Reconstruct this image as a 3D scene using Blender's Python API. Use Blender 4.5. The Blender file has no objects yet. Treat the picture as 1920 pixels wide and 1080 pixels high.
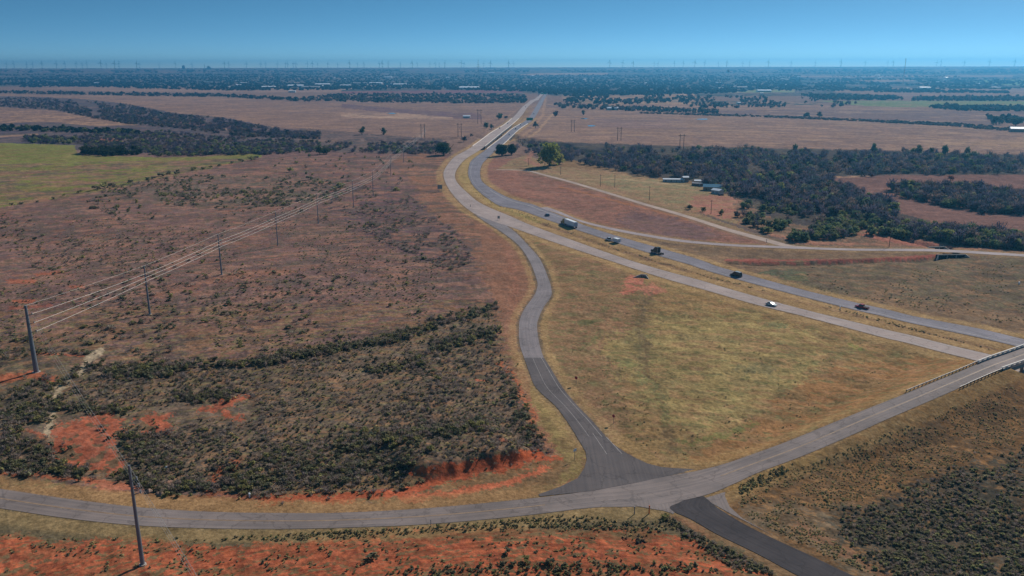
import bpy, math, random
import numpy as np
from mathutils import Matrix, Vector

# ------------------------------------------------------------------ camera, light, sky
R = math.radians
W, H, F = 1920.0, 1080.0, 1523.0
PITCH, ROLL, CAMZ = 15.2, -0.12, 100.0
SUN_ELEV, SUN_AZ = 34.0, 40.0          # azimuth clockwise from the viewing direction (+Y)
scene = bpy.context.scene
col = scene.collection
camd = bpy.data.cameras.new('camera')
cam = bpy.data.objects.new('camera', camd)
col.objects.link(cam)
camd.sensor_width = 36.0
camd.lens = 36.0 * F / W
camd.clip_start, camd.clip_end = 1.0, 120000.0
M = Matrix.Rotation(R(90 - PITCH), 4, 'X') @ Matrix.Rotation(R(ROLL), 4, 'Z')
cam.matrix_world = Matrix.Translation((0, 0, CAMZ)) @ M
scene.camera = cam

world = bpy.data.worlds.new('World')
scene.world = world
world.use_nodes = True
wn = world.node_tree
for n in list(wn.nodes):
    wn.nodes.remove(n)
sky = wn.nodes.new('ShaderNodeTexSky')
sky.sky_type = 'NISHITA'
sky.sun_disc = False
sky.sun_elevation = R(SUN_ELEV)
sky.sun_rotation = R(SUN_AZ)
sky.altitude = 300
sky.air_density = 1.0
sky.dust_density = 0.05
sky.ozone_density = 3.0
tcw = wn.nodes.new('ShaderNodeTexCoord')
mpw = wn.nodes.new('ShaderNodeMapping')
mpw.inputs['Scale'].default_value = (1, 1, 6.5)
mpw.inputs['Location'].default_value = (0, 0, 0.03)
nmw = wn.nodes.new('ShaderNodeVectorMath')
nmw.operation = 'NORMALIZE'
wn.links.new(tcw.outputs['Generated'], mpw.inputs[0])
wn.links.new(mpw.outputs[0], nmw.inputs[0])
wn.links.new(nmw.outputs[0], sky.inputs[0])
hs = wn.nodes.new('ShaderNodeHueSaturation')
hs.inputs['Saturation'].default_value = 1.18
hs.inputs['Hue'].default_value = 0.481
bg = wn.nodes.new('ShaderNodeBackground')
bg.inputs['Strength'].default_value = 0.108
wo = wn.nodes.new('ShaderNodeOutputWorld')
wn.links.new(sky.outputs[0], hs.inputs['Color'])
wn.links.new(hs.outputs[0], bg.inputs['Color'])
wn.links.new(bg.outputs[0], wo.inputs['Surface'])

sund = bpy.data.lights.new('sun', 'SUN')
sund.energy = 4.5
sund.angle = R(0.55)
sund.color = (1.0, 0.93, 0.84)
sun = bpy.data.objects.new('sun', sund)
col.objects.link(sun)
sv = Vector((math.sin(R(SUN_AZ)) * math.cos(R(SUN_ELEV)), math.cos(R(SUN_AZ)) * math.cos(R(SUN_ELEV)), math.sin(R(SUN_ELEV))))
sun.rotation_euler = sv.to_track_quat('Z', 'Y').to_euler()
sun.location = (0, 0, 3000)

vs = scene.view_settings
vs.view_transform = 'Standard'
vs.look = 'None'
vs.exposure = 0.0
vs.gamma = 1.0
scene.cycles.volume_bounces = 0
scene.cycles.max_bounces = 4
scene.cycles.diffuse_bounces = 1
scene.cycles.transparent_max_bounces = 8

rng = np.random.default_rng(7)
random.seed(7)

# ------------------------------------------------------------------ map of the land
MR = np.array(M.to_3x3(), dtype=np.float64)


def rise(r):
    t = np.clip((np.asarray(r, float) - 4200.0) / 9300.0, 0, 1)
    return 97.5 * t * t * (3 - 2 * t)


_rt = np.concatenate([np.geomspace(30, 4200, 400), np.linspace(4210, 13500, 600), np.linspace(13600, 40000, 60)])
_st = (CAMZ - rise(_rt)) / _rt


def P(px, py, z=None):
    """a point of the survey sheet -> ground coordinates"""
    d = MR @ np.array([(px - W / 2) / F, -(py - H / 2) / F, -1.0])
    h = math.hypot(d[0], d[1])
    if z is None:
        s = -d[2] / h
        r = float(np.interp(-s, -_st, _rt)) if s > _st[-1] else 30000.0
        return np.array([d[0] / h * r, d[1] / h * r, float(rise(r))])
    t = (z - CAMZ) / d[2]
    return np.array([d[0] * t, d[1] * t, z])


def PP(pts, z=None):
    """arrays of survey points -> x, y"""
    a = np.asarray(pts, float)
    c = np.stack([(a[:, 0] - W / 2) / F, -(a[:, 1] - H / 2) / F, -np.ones(len(a))], 1) @ MR.T
    h = np.hypot(c[:, 0], c[:, 1])
    r = np.interp(c[:, 2] / h, -_st, _rt)
    return c[:, 0] / h * r, c[:, 1] / h * r


def sheet(x, y, z):
    """ground coordinates -> survey sheet"""
    v = np.stack([x, y, z - CAMZ], 1) @ MR
    w = np.maximum(-v[:, 2], 1e-3)
    px = v[:, 0] / w * F + W / 2
    py = -v[:, 1] / w * F + H / 2
    bad = -v[:, 2] < 5
    px[bad] = 960
    py[bad] = 3000
    return px, py


def hsh(ix, iy, seed):
    h = (ix.astype(np.int64) * 374761393 + iy.astype(np.int64) * 668265263 + seed * 974711) & 0xFFFFFFFF
    h = ((h ^ (h >> 13)) * 1274126177) & 0xFFFFFFFF
    h = h ^ (h >> 16)
    return (h & 0xFFFF).astype(np.float32) / 65535.0


def vn(x, y, seed=0):
    x0 = np.floor(x)
    y0 = np.floor(y)
    fx = (x - x0).astype(np.float32)
    fy = (y - y0).astype(np.float32)
    fx = fx * fx * (3 - 2 * fx)
    fy = fy * fy * (3 - 2 * fy)
    a = hsh(x0, y0, seed)
    b = hsh(x0 + 1, y0, seed)
    c = hsh(x0, y0 + 1, seed)
    d = hsh(x0 + 1, y0 + 1, seed)
    return (a + (b - a) * fx) * (1 - fy) + (c + (d - c) * fx) * fy


def fbm(x, y, seed=0, o=4, g=0.5):
    s = 0.0
    a = 1.0
    t = 0.0
    for k in range(o):
        s = s + a * vn(x * 2 ** k + 17.3 * k, y * 2 ** k - 9.1 * k, seed + k)
        t += a
        a *= g
    return s / t


def sst(x, a, b):
    t = np.clip((x - a) / (b - a), 0, 1)
    return t * t * (3 - 2 * t)


KALB = 0.72


def C(r, g, b, k=1.0):
    c = np.array([r, g, b], float) / 255.0
    c = np.where(c <= 0.04045, c / 12.92, ((c + 0.055) / 1.055) ** 2.4)
    return c / KALB * k


# road cross sections measured on the sheet: (x1, y1, x2, y2[, z]) -> edge A, edge B
HWY_W = [(1014, 176, 1019, 176), (1003, 185, 1009, 187), (996, 188, 1002, 190), (980, 200, 990, 200), (966, 216, 978, 217), (947, 233, 960, 233.5), (922, 248, 941, 248.5),
         (902, 263, 922, 264), (879, 279, 901, 280.5), (854, 293, 875, 297), (841, 307, 861, 311), (832, 322, 854, 324), (833, 335, 854, 336), (838, 348, 861, 347),
         (850, 366, 875, 360), (868, 384, 892, 375), (898, 405, 915, 387), (933, 419, 946, 401.5), (980, 434, 980, 417), (1055, 460, 1063, 447), (1147, 490, 1147, 477),
         (1230, 517, 1230, 503), (1297, 537, 1297, 521), (1340, 549, 1340, 534), (1423, 573, 1435, 561), (1507, 593, 1507, 580.5), (1657, 633, 1657, 617),
         (1700, 643, 1700, 627), (1769, 661, 1780, 647), (1832, 677, 1861, 666), (1960, 712, 1975, 694), (2150, 762, 2160, 742)]
HWY_E = [(1021, 176, 1027, 176), (1013, 187, 1020, 188), (1005, 200, 1014, 200), (994, 217, 1005, 217), (983, 228, 995, 228), (961, 241, 976, 241), (946, 254, 961, 254),
         (929, 267, 947, 268), (911, 281, 928, 283), (887, 298, 909, 302), (880, 311, 902, 313), (878, 327, 900, 326), (884, 342, 903, 339), (897, 358, 918, 351),
         (922, 376, 942, 365), (950, 390, 966, 374), (985, 397.5, 995, 383.5), (1050, 421, 1060, 408), (1080, 430.5, 1088, 420), (1135, 448.5, 1147, 439.5), (1213, 473, 1222, 461),
         (1297, 498, 1297, 482.5), (1340, 512, 1340, 498), (1423, 535, 1433, 524), (1507, 557, 1507, 544), (1607, 582, 1607, 568), (1657, 593.5, 1657, 579),
         (1700, 604, 1718, 594), (1826, 631, 1830, 615), (1910, 650, 1918, 636), (2010, 674, 2020, 657), (2200, 722, 2210, 700)]
RAMP_OLD = [(893, 404, 915, 400), (907, 414, 935, 412), (925, 425, 950, 423.5), (945, 438, 968, 437), (972, 460, 990, 460), (993, 490, 1013, 487), (1007, 527, 1029, 524), (1006, 543, 1034, 543),
            (1001, 555, 1033, 556), (985, 577, 1019, 577), (976, 595, 1010, 597), (973, 613, 1007, 613), (974, 643, 1011, 643), (983, 672, 1020, 672), (988, 685, 1027, 682)]
RAMP_NEW = [(983, 671, 1020, 671), (992, 697, 1034, 693), (1005, 727, 1055, 727), (1040, 760, 1082, 760), (1061, 787, 1108, 787), (1081, 818, 1137, 820)]
JUNCT = [(1078, 812), (1082, 820), (1098, 847), (1100, 862), (1096, 877), (1083, 897), (1050, 913), (1010, 927), (1012, 931), (1107, 921), (1200, 904), (1290, 885),
         (1302, 880), (1265, 878), (1240, 876), (1213, 869), (1190, 858), (1170, 847), (1150, 833), (1137, 820), (1126, 808)]
CROSS = [(-500, 830, -540, 866, 0), (-160, 893, -170, 930, 0), (0, 917, 0, 953, 0), (133, 936, 133, 973, 0), (267, 952, 267, 986, 0), (400, 960, 400, 991, 0), (533, 962, 533, 992, 0), (640, 961.5, 640, 989.5, 0),
         (800, 953, 800, 983, 0), (973, 937, 973, 968, 0), (1107, 921, 1107, 952, 0), (1200, 904, 1200, 951, 0), (1290, 885, 1296, 935, .1), (1345, 873, 1358, 913, .2), (1405, 855, 1410, 889, .6), (1490, 824, 1496, 857, 1.5),
         (1580, 787, 1585, 819, 2.9), (1640, 763, 1642, 793, 3.9), (1700, 739, 1702, 767.5, 4.9), (1760, 714, 1762, 742, 5.8), (1815, 691.5, 1815, 718.5, 6.5), (1864, 671, 1864, 698, 7.0), (1920, 651, 1920, 678, 7.2),
         (2000, 620, 2000, 647, 7.2), (2110, 578, 2110, 602, 7.2), (2230, 534, 2230, 556, 6.5), (2400, 478, 2400, 498, 5)]
SIDE = [(1297, 931, 1320, 931), (1270, 944, 1333, 942), (1256, 951, 1345, 952), (1266, 961, 1370, 968), (1294, 973, 1403, 987), (1345, 1002, 1450, 1010), (1423, 1040, 1520, 1042), (1497, 1080, 1600, 1080), (1620, 1140, 1730, 1135), (1850, 1240, 1980, 1225)]
APRON = [(1190, 948), (1215, 953), (1245, 958), (1258, 962), (1262, 964), (1300, 930), (1335, 944), (1375, 966), (1450, 1004), (1392, 972), (1368, 950), (1359, 930), (1362, 912), (1380, 897), (1398, 886), (1300, 880)]
SERVICE = [(1012, 391, 1022, 387), (1045, 400, 1050, 397), (1088, 416, 1088, 412.5), (1147, 431.5, 1147, 427), (1213, 444, 1213, 439.5), (1283, 454.5, 1283, 450), (1367, 461.5, 1367, 457.5), (1440, 464.5, 1440, 460.5),
           (1517, 467.5, 1517, 463.5), (1600, 470, 1600, 466), (1690, 471, 1690, 466.5), (1767, 472.5, 1767, 467.5), (1917, 481, 1917, 476.5), (2200, 500, 2200, 494)]
FRONT = [(930, 318.6, 931, 317.6), (985, 320.6, 988, 319.2), (1020, 329.5, 1022, 327), (1070, 343, 1072, 340), (1137, 363, 1138, 359.5), (1200, 382.7, 1200, 378.3), (1283, 407, 1283, 402), (1367, 434.5, 1368, 428.5), (1433, 453, 1437, 447), (1467, 462, 1485, 460), (1500, 466, 1540, 465)]


def crom(a, n):
    """catmull-rom through rows of a, n steps per span"""
    a = np.asarray(a, float)
    q = np.vstack([2 * a[0] - a[1], a, 2 * a[-1] - a[-2]])
    out = []
    for i in range(1, len(q) - 2):
        p0, p1, p2, p3 = q[i - 1:i + 3]
        for t in np.arange(n) / n:
            out.append(0.5 * (2 * p1 + (p2 - p0) * t + (2 * p0 - 5 * p1 + 4 * p2 - p3) * t * t + (3 * p1 - p0 - 3 * p2 + p3) * t ** 3))
    out.append(q[-2])
    return np.array(out)


def edges(rows, n=6):
    g = []
    for r in rows:
        z = r[4] if len(r) > 4 else 0.0
        a = P(r[0], r[1], z)
        b = P(r[2], r[3], z)
        g.append([a[0], a[1], b[0], b[1], z])
    return crom(g, n)


ROADS = {'west': edges(HWY_W), 'east': edges(HWY_E), 'ramp': edges(RAMP_OLD), 'rampn': edges(RAMP_NEW), 'cross': edges(CROSS), 'side': edges(SIDE), 'service': edges(SERVICE), 'front': edges(FRONT)}


def square_up(e):
    """turn slanting cross sections square to the road"""
    c = (e[:, 0:2] + e[:, 2:4]) / 2
    t = np.gradient(c, axis=0)
    t /= np.linalg.norm(t, axis=1)[:, None]
    n = np.stack([-t[:, 1], t[:, 0]], 1)
    h = ((e[:, 0:2] - e[:, 2:4]) * n).sum(1) / 2
    h = np.convolve(np.pad(h, 2, 'edge'), np.ones(5) / 5, 'valid')
    return np.concatenate([c + n * h[:, None], c - n * h[:, None], e[:, 4:5]], 1)


for k in ('cross', 'west', 'east', 'service', 'front'):
    ROADS[k] = square_up(ROADS[k])
FLAT = edges([(1078, 812, 1126, 808), (1099, 862, 1185, 856), (1083, 893, 1240, 876), (1040, 917, 1290, 885)], 3)
for k, e in ROADS.items():
    w_ = np.hypot(e[:, 0] - e[:, 2], e[:, 1] - e[:, 3])
    print('road', k, 'width m', np.round(w_[::18], 1))


def seg_dist(x, y, e, step=3):
    """distance beyond the road's edge, signed, and road height there"""
    c = np.stack([(e[:, 0] + e[:, 2]) / 2, (e[:, 1] + e[:, 3]) / 2, np.hypot(e[:, 0] - e[:, 2], e[:, 1] - e[:, 3]) / 2, e[:, 4]], 1)
    c = np.vstack([c[::step], c[-1:]]) if (len(c) - 1) % step else c[::step]
    best = np.full(len(x), 1e9, np.float32)
    zz = np.zeros(len(x), np.float32)
    for a, b in zip(c[:-1], c[1:]):
        m = 60.0
        lo = np.minimum(a[:2], b[:2]) - m
        hi = np.maximum(a[:2], b[:2]) + m
        k = np.nonzero((x > lo[0]) & (x < hi[0]) & (y > lo[1]) & (y < hi[1]))[0]
        if not len(k):
            continue
        d = b[:2] - a[:2]
        L = max(float(d @ d), 1e-6)
        xs, ys = x[k], y[k]
        t = np.clip(((xs - a[0]) * d[0] + (ys - a[1]) * d[1]) / L, 0, 1)
        dd = np.hypot(xs - a[0] - t * d[0], ys - a[1] - t * d[1]) - (a[2] + (b[2] - a[2]) * t)
        up = dd < best[k]
        kk = k[up]
        best[kk] = dd[up]
        zz[kk] = (a[3] + (b[3] - a[3]) * t)[up]
    return best, zz


def inpoly(px, py, poly):
    poly = np.asarray(poly, float)
    res = np.zeros(len(px), bool)
    k = np.nonzero((px >= poly[:, 0].min()) & (px <= poly[:, 0].max()) & (py >= poly[:, 1].min()) & (py <= poly[:, 1].max()))[0]
    if not len(k):
        return res
    x, y = px[k], py[k]
    r = np.zeros(len(k), bool)
    j = len(poly) - 1
    for i in range(len(poly)):
        xi, yi = poly[i]
        xj, yj = poly[j]
        if yi != yj:
            c = ((yi > y) != (yj > y)) & (x < (xj - xi) * (y - yi) / (yj - yi) + xi)
            r ^= c
        j = i
    res[k] = r
    return res


def line_dist(px, py, pts):
    """distance on the sheet (px) to a polyline"""
    best = np.full(len(px), 1e9)
    for (x0, y0), (x1, y1) in zip(pts[:-1], pts[1:]):
        m = 60
        k = np.nonzero((px > min(x0, x1) - m) & (px < max(x0, x1) + m) & (py > min(y0, y1) - m) & (py < max(y0, y1) + m))[0]
        if not len(k):
            continue
        d = np.array([x1 - x0, y1 - y0], float)
        t = np.clip(((px[k] - x0) * d[0] + (py[k] - y0) * d[1]) / (d @ d), 0, 1)
        best[k] = np.minimum(best[k], np.hypot(px[k] - x0 - t * d[0], py[k] - y0 - t * d[1]))
    return best


ab = P(1872, 684, 7.0)                        # where the overpass leaves its embankment
BANK = [(770, 925), (800, 905), (860, 893), (930, 880), (985, 866), (1030, 850)]      # eroded cut bank beside the road
_cb = np.array([P(x, y, 0)[:2] for x, y in BANK])
CREEKS = [([(700, 262), (800, 262), (880, 258), (930, 250), (985, 262), (1100, 285), (1300, 300)], 26.0, 5.0),
          ([(1560, 408), (1640, 432), (1700, 450), (1767, 462), (1790, 478), (1700, 488), (1560, 494), (1370, 491)], 5.0, 1.8),
          ([(957, 235), (941, 246), (921, 263), (900, 278)], 22.0, 4.5),
          ([(230, 213), (330, 232), (480, 248)], 6.0, 3.0)]
_ck = [(np.array([P(x, y, 0)[:2] for x, y in c]), w, d) for c, w, d in CREEKS]


def pl_dist(x, y, c, m=80.0, side=False):
    best = np.full(len(x), 1e9)
    sg = np.zeros(len(x))
    for a, b in zip(c[:-1], c[1:]):
        lo, hi = np.minimum(a, b) - m, np.maximum(a, b) + m
        k = np.nonzero((x > lo[0]) & (x < hi[0]) & (y > lo[1]) & (y < hi[1]))[0]
        if not len(k):
            continue
        d = b - a
        t = np.clip(((x[k] - a[0]) * d[0] + (y[k] - a[1]) * d[1]) / (d @ d), 0, 1)
        dd = np.hypot(x[k] - a[0] - t * d[0], y[k] - a[1] - t * d[1])
        u = dd < best[k]
        best[k[u]] = dd[u]
        sg[k[u]] = np.sign(d[0] * (y[k] - a[1]) - d[1] * (x[k] - a[0]))[u]
    return (best, sg) if side else best


RED = [[(90, 800), (130, 790), (170, 782), (215, 772), (235, 790), (228, 812), (205, 825), (200, 838), (228, 850), (238, 880), (205, 890), (150, 882), (100, 860), (92, 835)],
       [(255, 788), (275, 778), (300, 770), (322, 785), (327, 797), (300, 812), (285, 826), (262, 806)],
       [(365, 768), (400, 752), (445, 742), (472, 738), (430, 760), (445, 775), (452, 790), (434, 793), (422, 775), (385, 776)],
       [(0, 1003), (60, 1004), (110, 1020), (200, 1006), (290, 1004), (360, 1022), (430, 1026), (560, 1012), (700, 998), (830, 985), (905, 985), (1010, 995), (1110, 990), (1220, 992), (1290, 1008), (1330, 1030), (1400, 1062), (1460, 1085), (1500, 1130), (1500, 1400), (-200, 1400), (-200, 1003)]]


def hgt(x, y, full=False):
    x = np.asarray(x, float)
    y = np.asarray(y, float)
    r = np.hypot(x, y)
    z = rise(r)
    near = np.nonzero(r < 1900)[0]
    ds = {}
    dmin = np.full(len(x), 1e9, np.float32)
    emb = np.zeros(len(x))
    xn, yn = x[near], y[near]
    for k, e in ROADS.items():
        dd, zz = seg_dist(xn, yn, e)
        full_d = np.full(len(x), 1e9, np.float32)
        full_d[near] = dd
        ds[k] = full_d
        dmin = np.minimum(dmin, full_d)
        if k == 'cross':
            ze = np.maximum(0, zz - np.maximum(0, dd - 1.0) * 0.36)
            over = (xn - ab[0]) * 0.75 + (yn - ab[1]) * 0.66          # past the abutment
            ze = np.where(over > 0, np.minimum(ze, np.maximum(0, 6.3 - over * 0.55)), ze)
            emb[near] = ze
    fl = seg_dist(xn, yn, FLAT, 1)[0]
    dmin[near] = np.minimum(dmin[near], fl)
    hw = np.minimum(ds['west'], ds['east'])
    emb = np.minimum(emb, np.maximum(0, (hw - 3) * 0.5))
    z = z + emb
    fade = sst(dmin, 0.5, 14) * (1 - sst(r, 900, 1800)) * (1 - sst(emb, 0.1, 1.0) * 0.7)
    nz = np.zeros(len(x))
    nz[near] = (fbm(xn / 46, yn / 46, 3, 3) - 0.5) * 3.0 + (fbm(xn / 9, yn / 9, 11, 3) - 0.5) * 0.9
    if len(near):
        k2 = near[r[near] < 420]
        nz[k2] += (fbm(x[k2] / 2.2, y[k2] / 2.2, 31, 2) - 0.5) * 0.5
    z = z + nz * fade
    # cut bank
    b, s = pl_dist(x, y, _cb, side=True)
    up = sst(np.where(s > 0, b, -b), -0.5, 2.5 + 3.5 * vn(x / 2.1, y / 9.0, 77)) * (1 - sst(b, 10, 38))
    mid_ = _cb.mean(0)
    ax_ = (_cb[-1] - _cb[0]) / np.linalg.norm(_cb[-1] - _cb[0])
    hl_ = np.linalg.norm(_cb[-1] - _cb[0]) / 2
    tt = np.abs((x - mid_[0]) * ax_[0] + (y - mid_[1]) * ax_[1])
    z = z + 3.2 * up * (b < 60) * sst(dmin, 2, 9) * (1 - sst(tt, hl_ * .55, hl_ * .98))
    for c, w, dpt in _ck:
        q = pl_dist(x, y, c, 60)
        q = q + (vn(x / 12, y / 12, 5) - 0.5) * w * 0.6
        z = z - dpt * (1 - sst(q, w * 0.45, w))
    # road bed stays just under the paving
    cover = dmin < 1.2
    onx = (ds['cross'] < 1.2) & (emb > 0.05)
    z = np.where(cover & ~onx & (r < 1900), np.minimum(z, -0.03), z)
    z = np.where(onx, z - 0.05, z)
    if full:
        return z, ds, dmin, emb
    return z


def hz(x, y):
    return float(hgt(np.array([x]), np.array([y]))[0])


# ------------------------------------------------------------------ mesh and object helpers
def new_mesh(name, V, F_, cols=None, smooth=False, mats=(), uv=None, mi=None):
    me = bpy.data.meshes.new(name)
    V = np.asarray(V, np.float32)
    if isinstance(F_, np.ndarray):
        k = F_.shape[1]
        li = F_.astype(np.int32).ravel()
        st = np.arange(len(F_), dtype=np.int32) * k
        tot = len(F_)
    else:
        li = np.array([i for f in F_ for i in f], np.int32)
        ln = np.array([len(f) for f in F_], np.int32)
        st = np.concatenate([[0], np.cumsum(ln)[:-1]]).astype(np.int32)
        tot = len(F_)
    me.vertices.add(len(V))
    me.vertices.foreach_set('co', V.ravel())
    me.loops.add(len(li))
    me.loops.foreach_set('vertex_index', li)
    me.polygons.add(tot)
    me.polygons.foreach_set('loop_start', st)
    if mi is not None:
        me.polygons.foreach_set('material_index', np.asarray(mi, np.int32))
    me.update(calc_edges=True)
    me.polygons.foreach_set('use_smooth', np.full(tot, smooth))
    if cols is not None:
        a = me.color_attributes.new('Col', 'FLOAT_COLOR', 'POINT')
        c = np.ones((len(V), 4), np.float32)
        c[:, :cols.shape[1]] = cols
        a.data.foreach_set('color', c.ravel())
    if uv is not None:
        u = me.uv_layers.new(name='UVMap')
        u.data.foreach_set('uv', np.asarray(uv, np.float32)[li].ravel())
    for m in mats:
        me.materials.append(m)
    me.validate()
    return me


def tag(o, label=None, cat=None, group=None, kind=None):
    if label:
        o['label'] = label
    if cat:
        o['category'] = cat
    if group:
        o['group'] = group
    if kind:
        o['kind'] = kind
    return o


def link(name, me, parent=None, loc=None, rz=0.0):
    o = bpy.data.objects.new(name, me)
    col.objects.link(o)
    if parent is not None:
        o.parent = parent
    if loc is not None:
        o.location = loc
    if rz:
        o.rotation_euler = (0, 0, rz)
    return o


def empty(name, loc, rz=0.0):
    return link(name, None, None, loc, rz)


def copy_tree(o, parent=None):
    c = o.copy()
    col.objects.link(c)
    if parent is not None:
        c.parent = parent
    for ch in list(o.children):
        copy_tree(ch, c)
    return c


class MB:
    def __init__(s):
        s.v, s.f = [], []

    def add(s, V, F_):
        n = len(s.v)
        s.v += [tuple(map(float, p)) for p in V]
        s.f += [tuple(i + n for i in f) for f in F_]
        return s

    def box(s, x0, x1, y0, y1, z0, z1, tx=0.0, ty=0.0):
        """box, top face pulled in by tx, ty"""
        V = [(x0, y0, z0), (x1, y0, z0), (x1, y1, z0), (x0, y1, z0), (x0 + tx, y0 + ty, z1), (x1 - tx, y0 + ty, z1), (x1 - tx, y1 - ty, z1), (x0 + tx, y1 - ty, z1)]
        return s.add(V, [(3, 2, 1, 0), (4, 5, 6, 7), (0, 1, 5, 4), (1, 2, 6, 5), (2, 3, 7, 6), (3, 0, 4, 7)])

    def rod(s, a, b, r0, r1=None, n=8, caps=True):
        a, b = Vector(a), Vector(b)
        r1 = r0 if r1 is None else r1
        d = (b - a).normalized()
        u = d.orthogonal().normalized()
        w = d.cross(u)
        V = []
        for p, r in ((a, r0), (b, r1)):
            for i in range(n):
                t = 2 * math.pi * i / n
                V.append(p + u * (math.cos(t) * r) + w * (math.sin(t) * r))
        Fs = [(i, (i + 1) % n, n + (i + 1) % n, n + i) for i in range(n)]
        if caps:
            Fs += [tuple(range(n - 1, -1, -1)), tuple(range(n, 2 * n))]
        return s.add(V, Fs)

    def tube(s, pts, r, n=5):
        pts = [Vector(p) for p in pts]
        V = []
        for i, p in enumerate(pts):
            d = (pts[min(i + 1, len(pts) - 1)] - pts[max(i - 1, 0)]).normalized()
            u = d.cross(Vector((0, 0, 1)))
            u = u.normalized() if u.length > 1e-4 else Vector((1, 0, 0))
            w = d.cross(u)
            for k in range(n):
                t = 2 * math.pi * k / n
                V.append(p + u * (math.cos(t) * r) + w * (math.sin(t) * r))
        Fs = []
        for i in range(len(pts) - 1):
            for k in range(n):
                Fs.append((i * n + k, i * n + (k + 1) % n, (i + 1) * n + (k + 1) % n, (i + 1) * n + k))
        return s.add(V, Fs)

    def prism(s, prof, y0, y1, inset=0.0, top=None):
        """side profile (x, z) carried from y0 to y1; points above 'top' pulled in by inset"""
        n = len(prof)
        V = []
        for y, sg in ((y0, 1), (y1, -1)):
            for x, z in prof:
                V.append((x, y + (sg * inset if top is not None and z > top else 0), z))
        return s.add(V, [tuple(range(n)), tuple(range(2 * n - 1, n - 1, -1))] + [(i, n + i, n + (i + 1) % n, (i + 1) % n) for i in range(n)])

    def mesh(s, name, mats=(), smooth=False):
        return new_mesh(name, np.array(s.v), s.f, None, smooth, mats)

    def obj(s, name, mat, parent=None, loc=None, rz=0.0, smooth=False):
        return link(name, s.mesh(name, (mat,), smooth), parent, loc, rz)


def mat(name, c, rough=0.8, metal=0.0, spec=0.3, noise=0.0, nscale=3.0, c2=None):
    m = bpy.data.materials.new(name)
    m.use_nodes = True
    nt = m.node_tree
    b = nt.nodes['Principled BSDF']
    b.inputs['Base Color'].default_value = (*c, 1)
    b.inputs['Roughness'].default_value = rough
    b.inputs['Metallic'].default_value = metal
    b.inputs['Specular IOR Level'].default_value = spec
    if noise > 0:
        tc = nt.nodes.new('ShaderNodeTexCoord')
        nz = nt.nodes.new('ShaderNodeTexNoise')
        nz.inputs['Scale'].default_value = nscale
        nz.inputs['Detail'].default_value = 5
        nt.links.new(tc.outputs['Object'], nz.inputs['Vector'])
        mx = nt.nodes.new('ShaderNodeMix')
        mx.data_type = 'RGBA'
        d = c2 if c2 is not None else tuple(v * (1 - noise) for v in c)
        mx.inputs[6].default_value = (*c, 1)
        mx.inputs[7].default_value = (*d, 1)
        rp = nt.nodes.new('ShaderNodeMapRange')
        rp.inputs[1].default_value = 0.35
        rp.inputs[2].default_value = 0.65
        nt.links.new(nz.outputs['Fac'], rp.inputs[0])
        nt.links.new(rp.outputs[0], mx.inputs[0])
        nt.links.new(mx.outputs[2], b.inputs['Base Color'])
    return m

# ------------------------------------------------------------------ ground
def ground_material():
    m = bpy.data.materials.new('soil_and_grass')
    m.use_nodes = True
    nt = m.node_tree
    for n in list(nt.nodes):
        nt.nodes.remove(n)
    out = nt.nodes.new('ShaderNodeOutputMaterial')
    df = nt.nodes.new('ShaderNodeBsdfDiffuse')
    at = nt.nodes.new('ShaderNodeAttribute')
    at.attribute_name = 'Col'
    tc = nt.nodes.new('ShaderNodeTexCoord')
    vals = []
    for sc, lo, hi, det in ((0.9, 0.62, 1.36, 4), (0.16, 0.80, 1.20, 5), (0.03, 0.9, 1.1, 4)):
        nz = nt.nodes.new('ShaderNodeTexNoise')
        nz.inputs['Scale'].default_value = sc
        nz.inputs['Detail'].default_value = det
        nz.inputs['Roughness'].default_value = 0.65
        nt.links.new(tc.outputs['Object'], nz.inputs['Vector'])
        mr = nt.nodes.new('ShaderNodeMapRange')
        mr.inputs[1].default_value = 0.3
        mr.inputs[2].default_value = 0.7
        mr.inputs[3].default_value = lo
        mr.inputs[4].default_value = hi
        nt.links.new(nz.outputs['Fac'], mr.inputs[0])
        vals.append((mr, nz))
    m1 = nt.nodes.new('ShaderNodeMath')
    m1.operation = 'MULTIPLY'
    nt.links.new(vals[0][0].outputs[0], m1.inputs[0])
    nt.links.new(vals[1][0].outputs[0], m1.inputs[1])
    m2 = nt.nodes.new('ShaderNodeMath')
    m2.operation = 'MULTIPLY'
    nt.links.new(m1.outputs[0], m2.inputs[0])
    nt.links.new(vals[2][0].outputs[0], m2.inputs[1])
    vm = nt.nodes.new('ShaderNodeVectorMath')
    vm.operation = 'SCALE'
    nt.links.new(at.outputs['Color'], vm.inputs[0])
    nt.links.new(m2.outputs[0], vm.inputs['Scale'])
    nt.links.new(vm.outputs[0], df.inputs['Color'])
    bp = nt.nodes.new('ShaderNodeBump')
    bp.inputs['Strength'].default_value = 0.5
    bp.inputs['Distance'].default_value = 0.5
    nt.links.new(vals[0][1].outputs['Fac'], bp.inputs['Height'])
    nt.links.new(bp.outputs[0], df.inputs['Normal'])
    nt.links.new(df.outputs[0], out.inputs['Surface'])
    return m


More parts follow.
